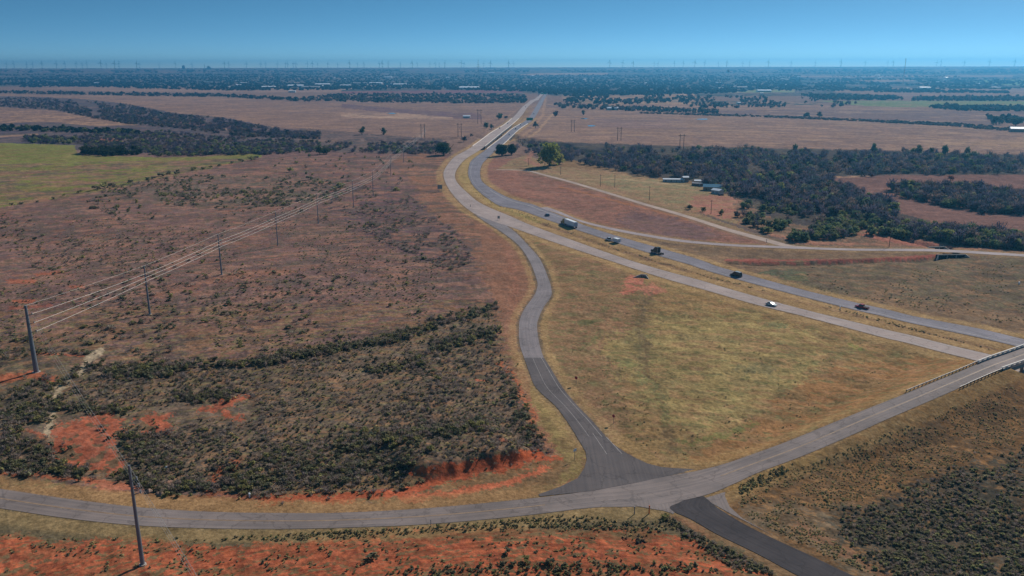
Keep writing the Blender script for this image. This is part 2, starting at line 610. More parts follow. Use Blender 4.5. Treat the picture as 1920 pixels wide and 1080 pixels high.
def leaf_material(name, trans=0.25):
    m = bpy.data.materials.new(name)
    m.use_nodes = True
    nt = m.node_tree
    for n in list(nt.nodes):
        nt.nodes.remove(n)
    out = nt.nodes.new('ShaderNodeOutputMaterial')
    df = nt.nodes.new('ShaderNodeBsdfDiffuse')
    tr = nt.nodes.new('ShaderNodeBsdfTranslucent')
    mx = nt.nodes.new('ShaderNodeMixShader')
    mx.inputs[0].default_value = trans
    at = nt.nodes.new('ShaderNodeAttribute')
    at.attribute_name = 'Col'
    nt.links.new(at.outputs['Color'], df.inputs['Color'])
    nt.links.new(at.outputs['Color'], tr.inputs['Color'])
    nt.links.new(df.outputs[0], mx.inputs[1])
    nt.links.new(tr.outputs[0], mx.inputs[2])
    nt.links.new(mx.outputs[0], out.inputs['Surface'])
    return m


LEAF = leaf_material('foliage')

# colours as measured on the sunlit land
c_mauve, c_mauve2 = C(116, 89, 80), C(98, 76, 72)
c_redgr = C(132, 90, 74)
c_orange = C(130, 92, 72)
c_gold = C(150, 122, 84)
c_olive = C(98, 92, 66)
c_field, c_field2 = C(104, 106, 56), C(110, 100, 60)
c_brush, c_brush2 = C(94, 82, 70), C(108, 88, 72)
c_red, c_red2 = C(148, 82, 60), C(130, 72, 54)
c_fire = C(152, 78, 54)
c_dkgr = C(82, 76, 66)
c_far, c_far2 = C(134, 105, 88), C(114, 91, 80)
c_tan = C(148, 116, 92)
c_town = C(66, 68, 64)

# (polygon on the sheet, colour, second colour, share of second, ragged edge)
FIELDS = [
    # far land
    ([(-400, 120), (2300, 120), (2300, 137), (-400, 139)], c_far2, c_town, .5, 2),
    ([(-400, 137), (2300, 136), (2300, 173), (1500, 180), (1060, 182), (1000, 176), (640, 172), (560, 165), (250, 160), (-400, 165)], c_town, c_far2, .35, 3),
    ([(70, 167), (110, 163), (300, 163), (640, 166), (640, 173), (430, 173), (220, 171)], c_far, c_far2, .3, 1),
    ([(640, 171), (980, 168), (980, 174), (640, 176)], C(112, 76, 78), c_far2, .2, 1),
    ([(1010, 137), (1140, 137), (1140, 140), (960, 141)], c_tan, c_far, .3, 1),
    ([(1050, 178), (1300, 176), (1330, 196), (1180, 200), (1060, 190)], c_tan, c_town, .35, 3),
    ([(1300, 188), (1560, 192), (1500, 200), (1300, 200)], c_far, c_town, .5, 3),
    ([(1600, 165), (2300, 165), (2300, 180), (1680, 180), (1560, 172)], c_far, c_far2, .5, 1),
    ([(1480, 142), (1900, 141), (1900, 144), (1480, 145)], c_far, c_far2, .3, 1),
    ([(1600, 149), (1700, 148), (1720, 152), (1620, 154)], c_far, c_far2, .3, 1),
    ([(1800, 150), (2300, 148), (2300, 163), (1890, 160)], C(98, 108, 74), c_far2, .15, 1),
    ([(1415, 168), (1490, 168), (1490, 173), (1350, 174)], C(110, 118, 82), c_far, .3, 1),
    ([(1535, 189), (1700, 189), (2300, 190), (2300, 200), (1740, 203), (1610, 198)], C(104, 110, 74), c_far, .2, 1),
    # prairies either side of the highway, middle distance
    ([(-500, 173), (200, 179), (430, 183), (560, 192), (640, 189), (985, 195), (960, 215), (930, 235), (880, 262), (700, 268), (620, 252), (560, 240), (480, 237), (400, 222), (330, 212), (240, 198), (160, 188), (-500, 170)], c_far, c_far2, .45, 2),
    ([(640, 194), (760, 205), (900, 213), (905, 224), (840, 222), (740, 213), (640, 202)], C(100, 78, 82), c_far2, .4, 2),
    ([(640, 213), (740, 211), (850, 220), (850, 224), (640, 220)], C(158, 130, 108), c_far, .5, 2),
    ([(985, 195), (1540, 197), (1620, 200), (2300, 205), (2300, 298), (1500, 278), (1300, 274), (1100, 268), (960, 262), (965, 240), (1000, 205)], c_far, c_far2, .45, 2),
    ([(1280, 205), (2300, 212), (2300, 250), (1740, 232), (1580, 222), (1280, 213)], c_far2, C(104, 86, 84), .5, 2),
    ([(1725, 265), (1760, 260), (2300, 270), (2300, 283), (1740, 277)], C(146, 118, 92), c_far, .5, 2),
    ([(1115, 222), (1280, 225), (1290, 242), (1120, 238)], C(124, 98, 90), c_far2, .3, 1),
    # wooded creek, left
    ([(-500, 185), (0, 180), (90, 182), (170, 187), (240, 195), (330, 212), (420, 220), (520, 240), (600, 247), (760, 256), (830, 262), (845, 290), (800, 292), (640, 290), (490, 290), (300, 294), (140, 280), (0, 270), (-500, 268)], C(78, 70, 76), C(92, 82, 74), .35, 4),
    ([(-500, 205), (0, 201), (100, 207), (170, 220), (262, 234), (180, 237), (100, 229), (0, 231), (-500, 235)], c_far2, c_tan, .4, 2),
    ([(170, 260), (225, 259), (232, 265), (180, 266)], C(150, 92, 72), c_far2, .4, 2),
    # big left prairie
    ([(-900, 300), (490, 286), (640, 280), (830, 278), (850, 300), (840, 340), (870, 400), (930, 440), (1000, 520), (1000, 560), (970, 620), (980, 690), (1060, 820), (1100, 860), (1060, 905), (980, 930), (500, 960), (-900, 900)], c_mauve, c_mauve2, .5, 6),
    ([(-900, 640), (180, 640), (300, 690), (160, 760), (60, 830), (-900, 900)], C(104, 88, 70), C(84, 76, 64), .5, 8),
    ([(150, 350), (330, 328), (560, 330), (660, 345), (640, 372), (480, 392), (330, 385), (160, 372)], C(92, 84, 72), c_mauve, .5, 8),
    ([(600, 350), (740, 345), (795, 385), (855, 430), (892, 492), (850, 512), (760, 480), (700, 450), (640, 420)], C(86, 70, 72), C(100, 76, 74), .45, 10),
    ([(560, 240), (760, 256), (835, 270), (800, 288), (640, 286), (560, 270)], C(86, 76, 74), c_far2, .4, 4),
    ([(-900, 262), (0, 268), (140, 272), (142, 282), (145, 291), (300, 295), (400, 293), (440, 289), (492, 288), (490, 294), (420, 310), (330, 328), (230, 350), (140, 368), (60, 380), (0, 388), (-900, 480)], c_field, c_field2, .45, 2),
    ([(735, 300), (790, 288), (842, 296), (836, 340), (862, 392), (925, 430), (972, 470), (1003, 520), (1004, 560), (975, 600), (972, 650), (1000, 720), (1060, 808), (1098, 860), (1085, 895), (1040, 918), (1035, 860), (1008, 820), (962, 720), (932, 650), (925, 570), (893, 500), (872, 450), (800, 392), (772, 340)], c_orange, C(118, 88, 72), .5, 5),
    ([(925, 570), (935, 640), (1000, 830), (1030, 860), (1010, 880), (930, 900), (780, 925), (500, 935), (380, 930), (240, 905), (-900, 900), (-900, 800), (80, 780), (180, 695), (300, 690), (500, 682), (620, 652), (760, 622), (860, 590)], c_brush, c_brush2, .5, 10),
    ([(1010, 700), (1060, 800), (1095, 850), (1092, 885), (1045, 912), (960, 930), (900, 938), (1000, 905), (1040, 880), (1045, 850), (1010, 790), (990, 740)], C(126, 108, 70), C(108, 88, 62), .45, 5),
    ([(700, 890), (860, 880), (1040, 850), (1060, 870), (1050, 915), (960, 936), (500, 950), (480, 925)], C(124, 94, 66), C(104, 84, 62), .5, 6),
    # cross road verges
    ([(-900, 800), (0, 893), (150, 912), (300, 925), (500, 938), (700, 945), (1000, 915), (1010, 932), (800, 958), (640, 965), (400, 964), (133, 940), (-900, 850)], C(134, 100, 70), C(120, 82, 62), .45, 4),
    ([(-900, 900), (0, 950), (133, 970), (267, 985), (533, 990), (640, 988), (973, 965), (1200, 950), (1262, 960), (1300, 990), (1420, 1050), (1500, 1110), (1000, 1120), (-900, 1300)], C(96, 84, 62), C(84, 74, 58), .5, 5),
    # junction triangle and right of the ramp
    ([(950, 440), (985, 436), (1170, 494), (1400, 570), (1600, 622), (1850, 684), (1700, 735), (1500, 815), (1350, 870), (1222, 872), (1150, 835), (1060, 730), (1015, 640), (1015, 590), (1040, 540), (1015, 490)], C(138, 110, 74), C(120, 98, 68), .5, 6),
    ([(960, 436), (1100, 472), (1200, 520), (1190, 620), (1160, 690), (1175, 800), (1150, 835), (1060, 730), (1015, 640), (1015, 590), (1040, 540), (1015, 490)], C(130, 98, 74), C(118, 96, 70), .5, 12),
    ([(1120, 640), (1240, 590), (1430, 590), (1560, 640), (1520, 700), (1400, 780), (1300, 810), (1200, 740)], C(142, 121, 80), C(126, 108, 72), .45, 14),
    ([(1330, 868), (1290, 862), (1400, 795), (1500, 722), (1600, 680), (1800, 668), (1860, 680), (1700, 738), (1500, 818), (1390, 860)], C(134, 98, 66), C(122, 92, 62), .4, 8),
    ([(1172, 520), (1182, 512), (1208, 524), (1196, 550), (1166, 552)], C(168, 104, 84), c_redgr, .3, 3),
    ([(1196, 540), (1222, 530), (1252, 546), (1215, 556)], C(168, 108, 86), c_redgr, .3, 3),
    # median
    ([(960, 262), (1000, 200), (985, 200), (930, 246), (905, 275), (870, 300), (856, 325), (870, 355), (930, 395), (1000, 425), (1147, 474), (1300, 520), (1660, 616), (1860, 664), (2100, 720), (2200, 720), (1910, 650), (1657, 594), (1340, 512), (1135, 449), (985, 398), (922, 376), (884, 342), (878, 320), (890, 295), (911, 281)], C(132, 104, 74), C(112, 88, 70), .5, 2),
    ([(868, 296), (895, 280), (905, 278), (890, 300), (878, 325), (888, 348), (950, 388), (1050, 420), (1000, 418), (930, 392), (872, 355), (857, 325)], C(134, 118, 74), C(116, 100, 66), .4, 2),
    # between the highway and frontage roads
    ([(905, 300), (935, 296), (985, 300), (1020, 325), (1200, 380), (1433, 448), (1440, 460), (1283, 450), (1147, 428), (1040, 398), (960, 370), (918, 350), (903, 325)], C(134, 94, 78), C(120, 88, 76), .5, 4),
    ([(1180, 395), (1290, 415), (1345, 440), (1300, 452), (1200, 435), (1150, 415)], C(108, 84, 80), C(120, 88, 76), .3, 8),
    ([(1030, 400), (1147, 432), (1283, 455), (1440, 465), (1600, 470), (1920, 482), (2300, 500), (2300, 730), (1918, 637), (1657, 579), (1507, 544), (1297, 482), (1147, 440)], C(124, 98, 74), C(106, 88, 70), .5, 6),
    ([(1450, 500), (1530, 492), (1700, 488), (1920, 480), (2300, 500), (2300, 640), (1920, 590), (1700, 560), (1520, 545), (1440, 512)], C(104, 92, 70), C(92, 80, 66), .5, 10),
    ([(1420, 512), (1450, 503), (1510, 502), (1512, 530), (1470, 522)], C(84, 84, 66), c_olive, .4, 3),
    # homestead meadow and scrub
    ([(960, 300), (985, 290), (1040, 312), (1130, 318), (1200, 330), (1300, 345), (1390, 372), (1400, 395), (1380, 420), (1433, 447), (1200, 378), (1070, 340), (1020, 328), (985, 319), (930, 318)], C(134, 104, 80), C(124, 106, 78), .5, 3),
    ([(1150, 325), (1230, 335), (1330, 350), (1340, 385), (1250, 385), (1120, 340)], C(124, 112, 82), C(136, 106, 80), .4, 4),
    ([(1300, 365), (1390, 368), (1400, 400), (1350, 410), (1290, 385)], C(146, 100, 84), C(132, 104, 80), .4, 5),
    ([(1380, 372), (1540, 340), (1700, 380), (1920, 430), (2300, 450), (2300, 485), (1917, 478), (1767, 467), (1600, 466), (1460, 460), (1380, 420)], C(98, 84, 70), C(130, 96, 76), .45, 6),
    ([(1215, 372), (1300, 396), (1433, 444), (1520, 462), (1440, 440), (1330, 404)], C(102, 84, 76), C(92, 80, 72), .5, 2),
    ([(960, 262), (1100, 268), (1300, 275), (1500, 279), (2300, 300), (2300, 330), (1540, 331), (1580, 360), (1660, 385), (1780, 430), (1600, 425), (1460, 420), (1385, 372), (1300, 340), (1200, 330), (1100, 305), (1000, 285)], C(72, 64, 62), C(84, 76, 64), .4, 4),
    ([(1545, 331), (1700, 328), (2300, 326), (2300, 470), (1920, 432), (1850, 427), (1750, 415), (1690, 400), (1620, 378), (1570, 352)], C(116, 86, 76), C(104, 78, 70), .5, 2),
    ([(1548, 331), (1640, 330), (1600, 333), (1552, 334)], c_tan, c_far, .2, 1),
    # lower right
    ([(1370, 900), (1400, 886), (1585, 820), (1762, 735), (1864, 698), (2300, 600), (2300, 1500), (1850, 1300), (1600, 1080), (1450, 1004), (1385, 968), (1360, 935)], C(116, 86, 58), C(98, 76, 56), .5, 8),
    ([(1400, 905), (1560, 850), (1700, 790), (1900, 740), (2300, 700), (2300, 800), (1800, 850), (1560, 900), (1440, 930)], C(110, 82, 56), C(92, 74, 56), .5, 10),
    ([(1365, 915), (1380, 900), (1480, 862), (1560, 840), (1520, 870), (1440, 905), (1400, 925)], C(132, 102, 64), C(110, 88, 58), .5, 8),
    ([(2300, 690), (1920, 842), (1780, 882), (1650, 935), (1600, 945), (1500, 955), (1520, 1000), (1610, 1040), (1700, 1080), (1900, 1200), (2300, 1400)], C(66, 62, 54), C(80, 72, 60), .45, 12),
    ([(1390, 945), (1480, 940), (1560, 960), (1560, 1020), (1650, 1080), (1640, 1100), (1520, 1030), (1400, 975)], C(112, 92, 72), C(92, 80, 64), .5, 10),
]
STROKES = [
    ([(1205, 560), (1200, 620), (1212, 680), (1245, 760), (1262, 850)], 12, C(98, 80, 60), .7, 6),
    ([(1250, 600), (1262, 680), (1300, 780)], 8, C(150, 124, 84), .4, 8),
    ([(1075, 640), (1105, 700), (1160, 790), (1215, 850)], 8, C(112, 96, 66), .45, 7),
    ([(1300, 800), (1380, 740), (1500, 690), (1600, 660)], 7, C(104, 100, 66), .45, 8),
    ([(520, 440), (640, 430), (780, 400)], 10, C(92, 78, 68), .4, 8),
    ([(280, 560), (420, 520), (560, 505)], 9, C(142, 96, 74), .45, 8),
    ([(250, 600), (420, 620), (600, 600), (760, 560)], 12, C(134, 96, 78), .4, 10),  # (points, width px, colour, alpha, rag)
    ([(190, 656), (165, 675), (150, 700)], 11, C(150, 132, 108), .95, 2),
    ([(130, 712), (108, 735), (96, 762), (95, 800), (86, 815)], 12, C(146, 128, 104), .95, 3),
    ([(0, 712), (30, 705), (68, 702), (100, 712)], 16, C(150, 84, 60), .8, 5),
    ([(60, 664), (110, 663), (160, 668)], 4, c_red, .7, 3),
    ([(15, 527), (62, 527)], 8, C(150, 86, 64), .7, 3),
    ([(70, 515), (118, 508)], 5, C(150, 86, 64), .7, 2),
    ([(132, 538), (158, 538)], 6, C(150, 86, 64), .7, 2),
    ([(25, 565), (62, 565)], 6, C(150, 86, 64), .8, 2),
    ([(20, 578), (95, 573)], 5, C(140, 80, 64), .6, 2),
    ([(60, 775), (84, 765)], 6, c_red, .6, 3),
    ([(55, 808), (80, 818)], 8, c_red, .7, 4),
    ([(0, 885), (90, 893), (200, 905), (300, 915)], 9, C(150, 82, 58), .75, 5),
    ([(190, 910), (250, 910)], 16, C(158, 98, 74), .8, 5),
    ([(392, 925), (400, 895), (425, 878), (445, 870)], 17, C(146, 78, 52), .8, 6),
    ([(380, 920), (470, 935)], 10, C(138, 84, 60), .7, 5),
    ([(290, 918), (318, 905)], 13, C(146, 110, 92), .8, 4),
    ([(490, 937), (620, 934), (760, 925), (800, 905), (850, 890), (920, 878), (1000, 862), (1035, 860)], 17, c_fire, .9, 9),
    ([(780, 885), (840, 876), (960, 858), (1010, 848)], 16, C(156, 76, 48), .85, 6),
    ([(760, 938), (860, 922), (960, 905), (1020, 880)], 12, C(170, 92, 66), .8, 7),
    ([(940, 680), (960, 700), (985, 760), (1005, 790)], 7, C(160, 86, 58), .8, 5),
    ([(660, 835), (640, 838)], 10, c_red, .8, 4),
    ([(935, 822), (960, 828)], 6, c_red, .6, 3),
    ([(895, 712), (915, 714)], 4, c_red, .8, 2),
    ([(1390, 490), (1500, 494), (1640, 490), (1767, 480)], 3.2, C(150, 84, 70), .9, 1.5),
    ([(1360, 488), (1450, 488), (1600, 488), (1760, 478)], 3.4, C(134, 76, 66), .8, 1.5),
    ([(1290, 406), (1350, 426), (1400, 443)], 3, C(156, 104, 66), .6, 2),
    ([(1050, 350), (1200, 388), (1290, 412)], 3, C(146, 98, 66), .6, 2),
    ([(240, 214), (330, 232), (470, 247)], 2.6, C(158, 122, 100), .9, 1),
    ([(230, 212), (330, 229), (480, 243)], 2.4, C(92, 64, 62), .9, 1),
    ([(0, 256), (70, 252)], 3, c_tan, .6, 1),
    ([(1560, 412), (1640, 436), (1767, 462)], 5, C(150, 98, 82), .6, 3),
    ([(1620, 440), (1700, 455), (1780, 464)], 7, C(158, 98, 82), .7, 4),
    ([(1735, 437), (1790, 442)], 4, C(140, 84, 76), .8, 2),
    ([(1440, 438), (1500, 455), (1600, 458)], 5, C(152, 104, 84), .6, 4),
    ([(1050, 336), (1120, 337), (1150, 334), (1300, 350)], 1.8, C(160, 134, 104), .6, 1),
    ([(1000, 285), (985, 300), (1010, 310)], 7, C(146, 102, 86), .7, 3),
    ([(1600, 456), (1920, 470)], 3, C(134, 92, 74), .5, 2),
    ([(1015, 195), (1040, 200)], 1.6, C(90, 80, 84), .8, 1),
    ([(985, 262), (1010, 245), (1035, 215)], 4, C(156, 124, 96), .7, 2),
    ([(1024, 180), (1018, 215), (1000, 240), (975, 258)], 5, C(150, 118, 92), .6, 2),
    ([(640, 168), (700, 161), (800, 162), (990, 166)], 1.2, C(176, 150, 136), .8, .5),
    ([(1210, 545), (1200, 610), (1190, 660), (1230, 740)], 14, C(104, 92, 70), .45, 9),
    ([(960, 690), (985, 740), (1010, 800), (1040, 840)], 12, C(136, 96, 70), .5, 6),
    ([(955, 470), (962, 500), (968, 540), (958, 600)], 9, C(138, 92, 74), .5, 6),
    ([(1335, 1010), (1300, 985), (1260, 970)], 10, C(112, 78, 58), .6, 4),
    ([(1500, 985), (1600, 1045), (1680, 1090)], 16, C(122, 88, 68), .6, 8),
    ([(1100, 650), (1130, 620)], 8, C(92, 98, 62), .5, 6),
    ([(1080, 610), (1120, 600)], 10, C(92, 98, 64), .5, 6),
    ([(1160, 680), (1190, 690)], 12, C(84, 94, 60), .5, 6),
    ([(1440, 607), (1470, 612)], 9, C(84, 92, 66), .6, 5),
    ([(1590, 648), (1620, 655)], 8, C(112, 118, 66), .5, 6),
    ([(1380, 695), (1450, 690)], 14, C(92, 92, 70), .5, 8),
    ([(1280, 830), (1360, 818), (1420, 792)], 8, C(92, 100, 58), .55, 7),
    ([(1210, 700), (1240, 760), (1260, 800)], 12, C(102, 106, 66), .45, 9),
]


def build_ground():
    th = np.concatenate([np.linspace(-36.5, 36.5, 1560), np.linspace(37, 323, 150)])
    py = np.concatenate([np.linspace(1100, 300, 620), np.linspace(299, 127.2, 230)])
    ang = np.radians(PITCH) + np.arctan((py - H / 2) / F)
    sl = np.tan(ang)
    rr = np.interp(-sl, -_st, _rt)
    rr = rr[np.concatenate([[True], np.diff(rr) > 0.02])]
    rr = rr[rr < 13400]
    rr = np.concatenate([[4, 12, 25, 42, 60, 68], np.arange(74, 138, .8), rr[rr > 138.5], np.linspace(13500, 22000, 12), [30000]])
    A, RR = np.meshgrid(np.radians(th), rr)
    x = (RR * np.sin(A)).ravel()
    y = (RR * np.cos(A)).ravel()
    z, ds, dmin, emb = hgt(x, y, True)
    px, pyy = sheet(x, y, z)
    n = len(x)
    S = np.clip((pyy - 118) / 420.0, 0.03, 1.6)                 # sheet units per metre, roughly
    u = px / 960.0 * 40
    v = np.log(np.maximum(np.hypot(x, y), 10)) * 60
    w1 = fbm(u, v, 101, 4) - 0.5
    w2 = fbm(u + 50, v + 80, 131, 4) - 0.5
    w3 = fbm(u * 6, v * 6, 151, 3) - 0.5
    w4 = fbm(u * 6 + 9, v * 6 + 3, 171, 3) - 0.5
    f1 = fbm(u * 0.7, v * 1.3, 201, 5, 0.62)
    f2 = fbm(u * 3, v * 3.5, 221, 4, 0.62)
    f3 = fbm(u * 0.22, v * 0.35, 241, 3)
    f4 = fbm(x / 3.0, y / 3.0, 261, 3, .6)
    colr = np.tile(c_far2, (n, 1))
    colr[pyy > 300] = C(114, 90, 66)
    mixv = np.clip((f1 * .55 + f2 * .45 - 0.5) * 4.5 + 0.5, 0, 1)

    def warp(amt):
        return px + (w1 * 2.2 + w3 * 2.0) * amt * 2.0 * np.clip(S * 2, .4, 1.2), pyy + (w2 * 2.2 + w4 * 2.0) * amt * np.clip(S, .12, 1)
    cache = {}
    for poly, ca, cb, sh, rag in FIELDS:
        if rag not in cache:
            cache[rag] = warp(rag)
        wx, wy = cache[rag]
        k = np.nonzero(inpoly(wx, wy, poly))[0]
        t = np.clip(mixv[k] + (sh - 0.5) * 1.6, 0, 1)[:, None]
        colr[k] = ca * (1 - t) + cb * t
    # worn and weedy blotches over the open range
    PRAI = [(-900, 330), (490, 296), (830, 290), (850, 340), (900, 440), (925, 560), (760, 615), (300, 685), (-900, 700)]
    MEAD = [(1000, 450), (1400, 575), (1850, 690), (1500, 815), (1250, 870), (1060, 740), (1015, 600)]
    LOWR = [(1370, 900), (1864, 698), (2300, 600), (2300, 1500), (1450, 1004)]
    THIC = [(-900, 600), (925, 560), (1030, 860), (780, 925), (-900, 900)]
    for poly, cc, lo, al, su, sv_ in (
            (PRAI, C(90, 76, 70), .50, .75, .35, 1.1), (PRAI, C(132, 98, 82), .54, .7, .45, 1.6), (PRAI, C(86, 78, 62), .56, .6, 1.6, 4.2), (PRAI, C(144, 94, 74), .62, .4, .9, 4.0),
            (MEAD, C(104, 90, 64), .52, .5, .5, 1.2), (MEAD, C(138, 104, 76), .55, .5, .7, 1.5), (MEAD, C(94, 94, 62), .60, .55, 1.1, 2.4),
            ([(960, 300), (1200, 380), (1440, 450), (1920, 480), (2300, 730), (1297, 482), (1000, 400)], C(96, 78, 66), .54, .6, 1.0, 4.0),
            ([(1440, 500), (1920, 485), (2300, 500), (2300, 640), (1700, 580)], C(128, 98, 74), .54, .6, .9, 3.0),
            (LOWR, C(84, 68, 52), .5, .6, .8, 2.0), (LOWR, C(132, 96, 62), .57, .5, 1.6, 4.0),
            (THIC, C(70, 62, 56), .5, .6, .7, 1.8), (THIC, C(124, 92, 68), .54, .7, .8, 2.4), (THIC, C(106, 96, 66), .57, .6, 1.2, 3.0),
            ([(-500, 173), (985, 195), (880, 262), (-500, 268)], C(104, 84, 80), .52, .6, .6, 5.0),
            ([(985, 195), (2300, 205), (2300, 298), (960, 262)], C(108, 88, 82), .52, .6, .4, 5.0), ([(985, 195), (2300, 205), (2300, 298), (960, 262)], C(150, 120, 96), .57, .6, .3, 6.0),
            ([(-900, 262), (490, 288), (0, 390), (-900, 480)], C(122, 100, 70), .56, .5, .4, 5.0)):
        k = np.nonzero(inpoly(px, pyy, poly))[0]
        nn = fbm(u[k] * su, v[k] * sv_, int(cc[0] * 1000) % 97 + 400, 4, .6)
        a = (al * sst(nn, lo, lo + .07))[:, None]
        colr[k] = colr[k] * (1 - a) + cc * a
    # bare red soil with its worn edge
    wx, wy = warp(9)
    red = np.zeros(n)
    for i, poly in enumerate(RED):
        k = inpoly(wx, wy, poly)
        t = np.clip((f2 - .5) * 4 + .4, 0, 1)[:, None]
        ca, cb = (c_red, C(132, 80, 62)) if i < 3 else (C(160, 88, 60), C(132, 74, 54))
        cc = ca * (1 - t) + cb * t
        if i == 3:
            grass = sst(fbm(u * 1.6, v * 3.2, 301, 4, .6) + 0.25 * (1 - sst(pyy, 1000, 1020)) + 0.08 * sst(pyy, 1055, 1085), .55, .62)[:, None]
            cc = cc * (1 - grass) + C(104, 84, 60) * grass
            dk = sst(fbm(u * .8, v * 5, 321, 3), .6, .68)[:, None]
            cc = cc * (1 - dk * .6) + C(112, 56, 40) * dk * .6
            sw = sst(fbm(u * .45, v * 1.4, 351, 4, .55), .50, .60)[:, None]
            cc = cc * (1 - sw * .55) + C(118, 74, 52) * sw * .55
        else:
            grass = sst(f4 + 0.12 * (w1 > 0.05) + .1 * sst(pyy, 820, 850), .66, .72)[:, None]
            cc = cc * (1 - grass) + C(96, 76, 58) * grass
        colr[k] = cc[k]
        red[k] = 1
    for pts, wd, cc, al, rag in STROKES:
        wx, wy = warp(rag)
        d = line_dist(wx, wy, pts)
        a = (al * (1 - sst(d, wd * .35, wd * .62)))[:, None]
        colr = colr * (1 - a) + cc * a
    # verges
    def verge(key, d0, d1, cc, al, gate=None):
        nonlocal colr
        d = ds[key] + w3 * 2
        a = al * sst(d, d0 - .8, d0) * (1 - sst(d, d1 * .6, d1)) * (0.55 + 0.45 * mixv)
        if gate is not None:
            a = a * gate
        a = a[:, None]
        colr = colr * (1 - a) + cc * a
    far_ok = np.hypot(x, y) < 1700
    for key in ('west', 'east'):
        verge(key, 0.0, 9, c_gold, .75, far_ok)
        verge(key, -2, 0.9, C(96, 82, 66), .8, far_ok)
    verge('ramp', 0.3, 5, c_gold, .6)
    verge('ramp', -2, 1.3, C(84, 76, 68), .8)
    verge('rampn', -2, 1.3, C(84, 76, 68), .8)
    verge('rampn', 0.3, 5, c_gold, .6)
    verge('cross', 0.3, 7, C(142, 116, 78), .55)
    verge('cross', -2, .4, C(104, 90, 72), .5)
    verge('service', 0, 6, c_gold, .4)
    verge('front', 0, 5, C(120, 104, 76), .4)
    # general streak and tuft contrast
    g = (0.84 + 0.32 * f2) * (0.80 + 0.40 * f4) * (0.92 + .16 * f3)
    colr = colr * g[:, None]
    nth, nr = len(th), len(rr)
    i = np.arange(nr - 1)[:, None] * nth
    j = np.arange(nth)[None, :]
    j2 = (j + 1) % nth
    Fq = np.stack([i + j, i + nth + j, i + nth + j2, i + j2], -1).reshape(-1, 4)[:, ::-1]
    V = np.stack([x, y, z], 1)
    # close the middle under the camera
    me = new_mesh('ground', V, np.ascontiguousarray(Fq), colr.astype(np.float32), True, (ground_material(),))
    o = link('ground', me)
    tag(o, kind='structure')
    mb = MB()
    cz = float(z[0])
    mb.add([(0, 0, cz)] + [(x[q], y[q], z[q]) for q in range(nth)], [(0, (q + 1) % nth + 1, q + 1) for q in range(nth)])
    o2 = mb.obj('ground_patch', mat('plain_soil', tuple(c_brush)))
    tag(o2, kind='structure')


build_ground()


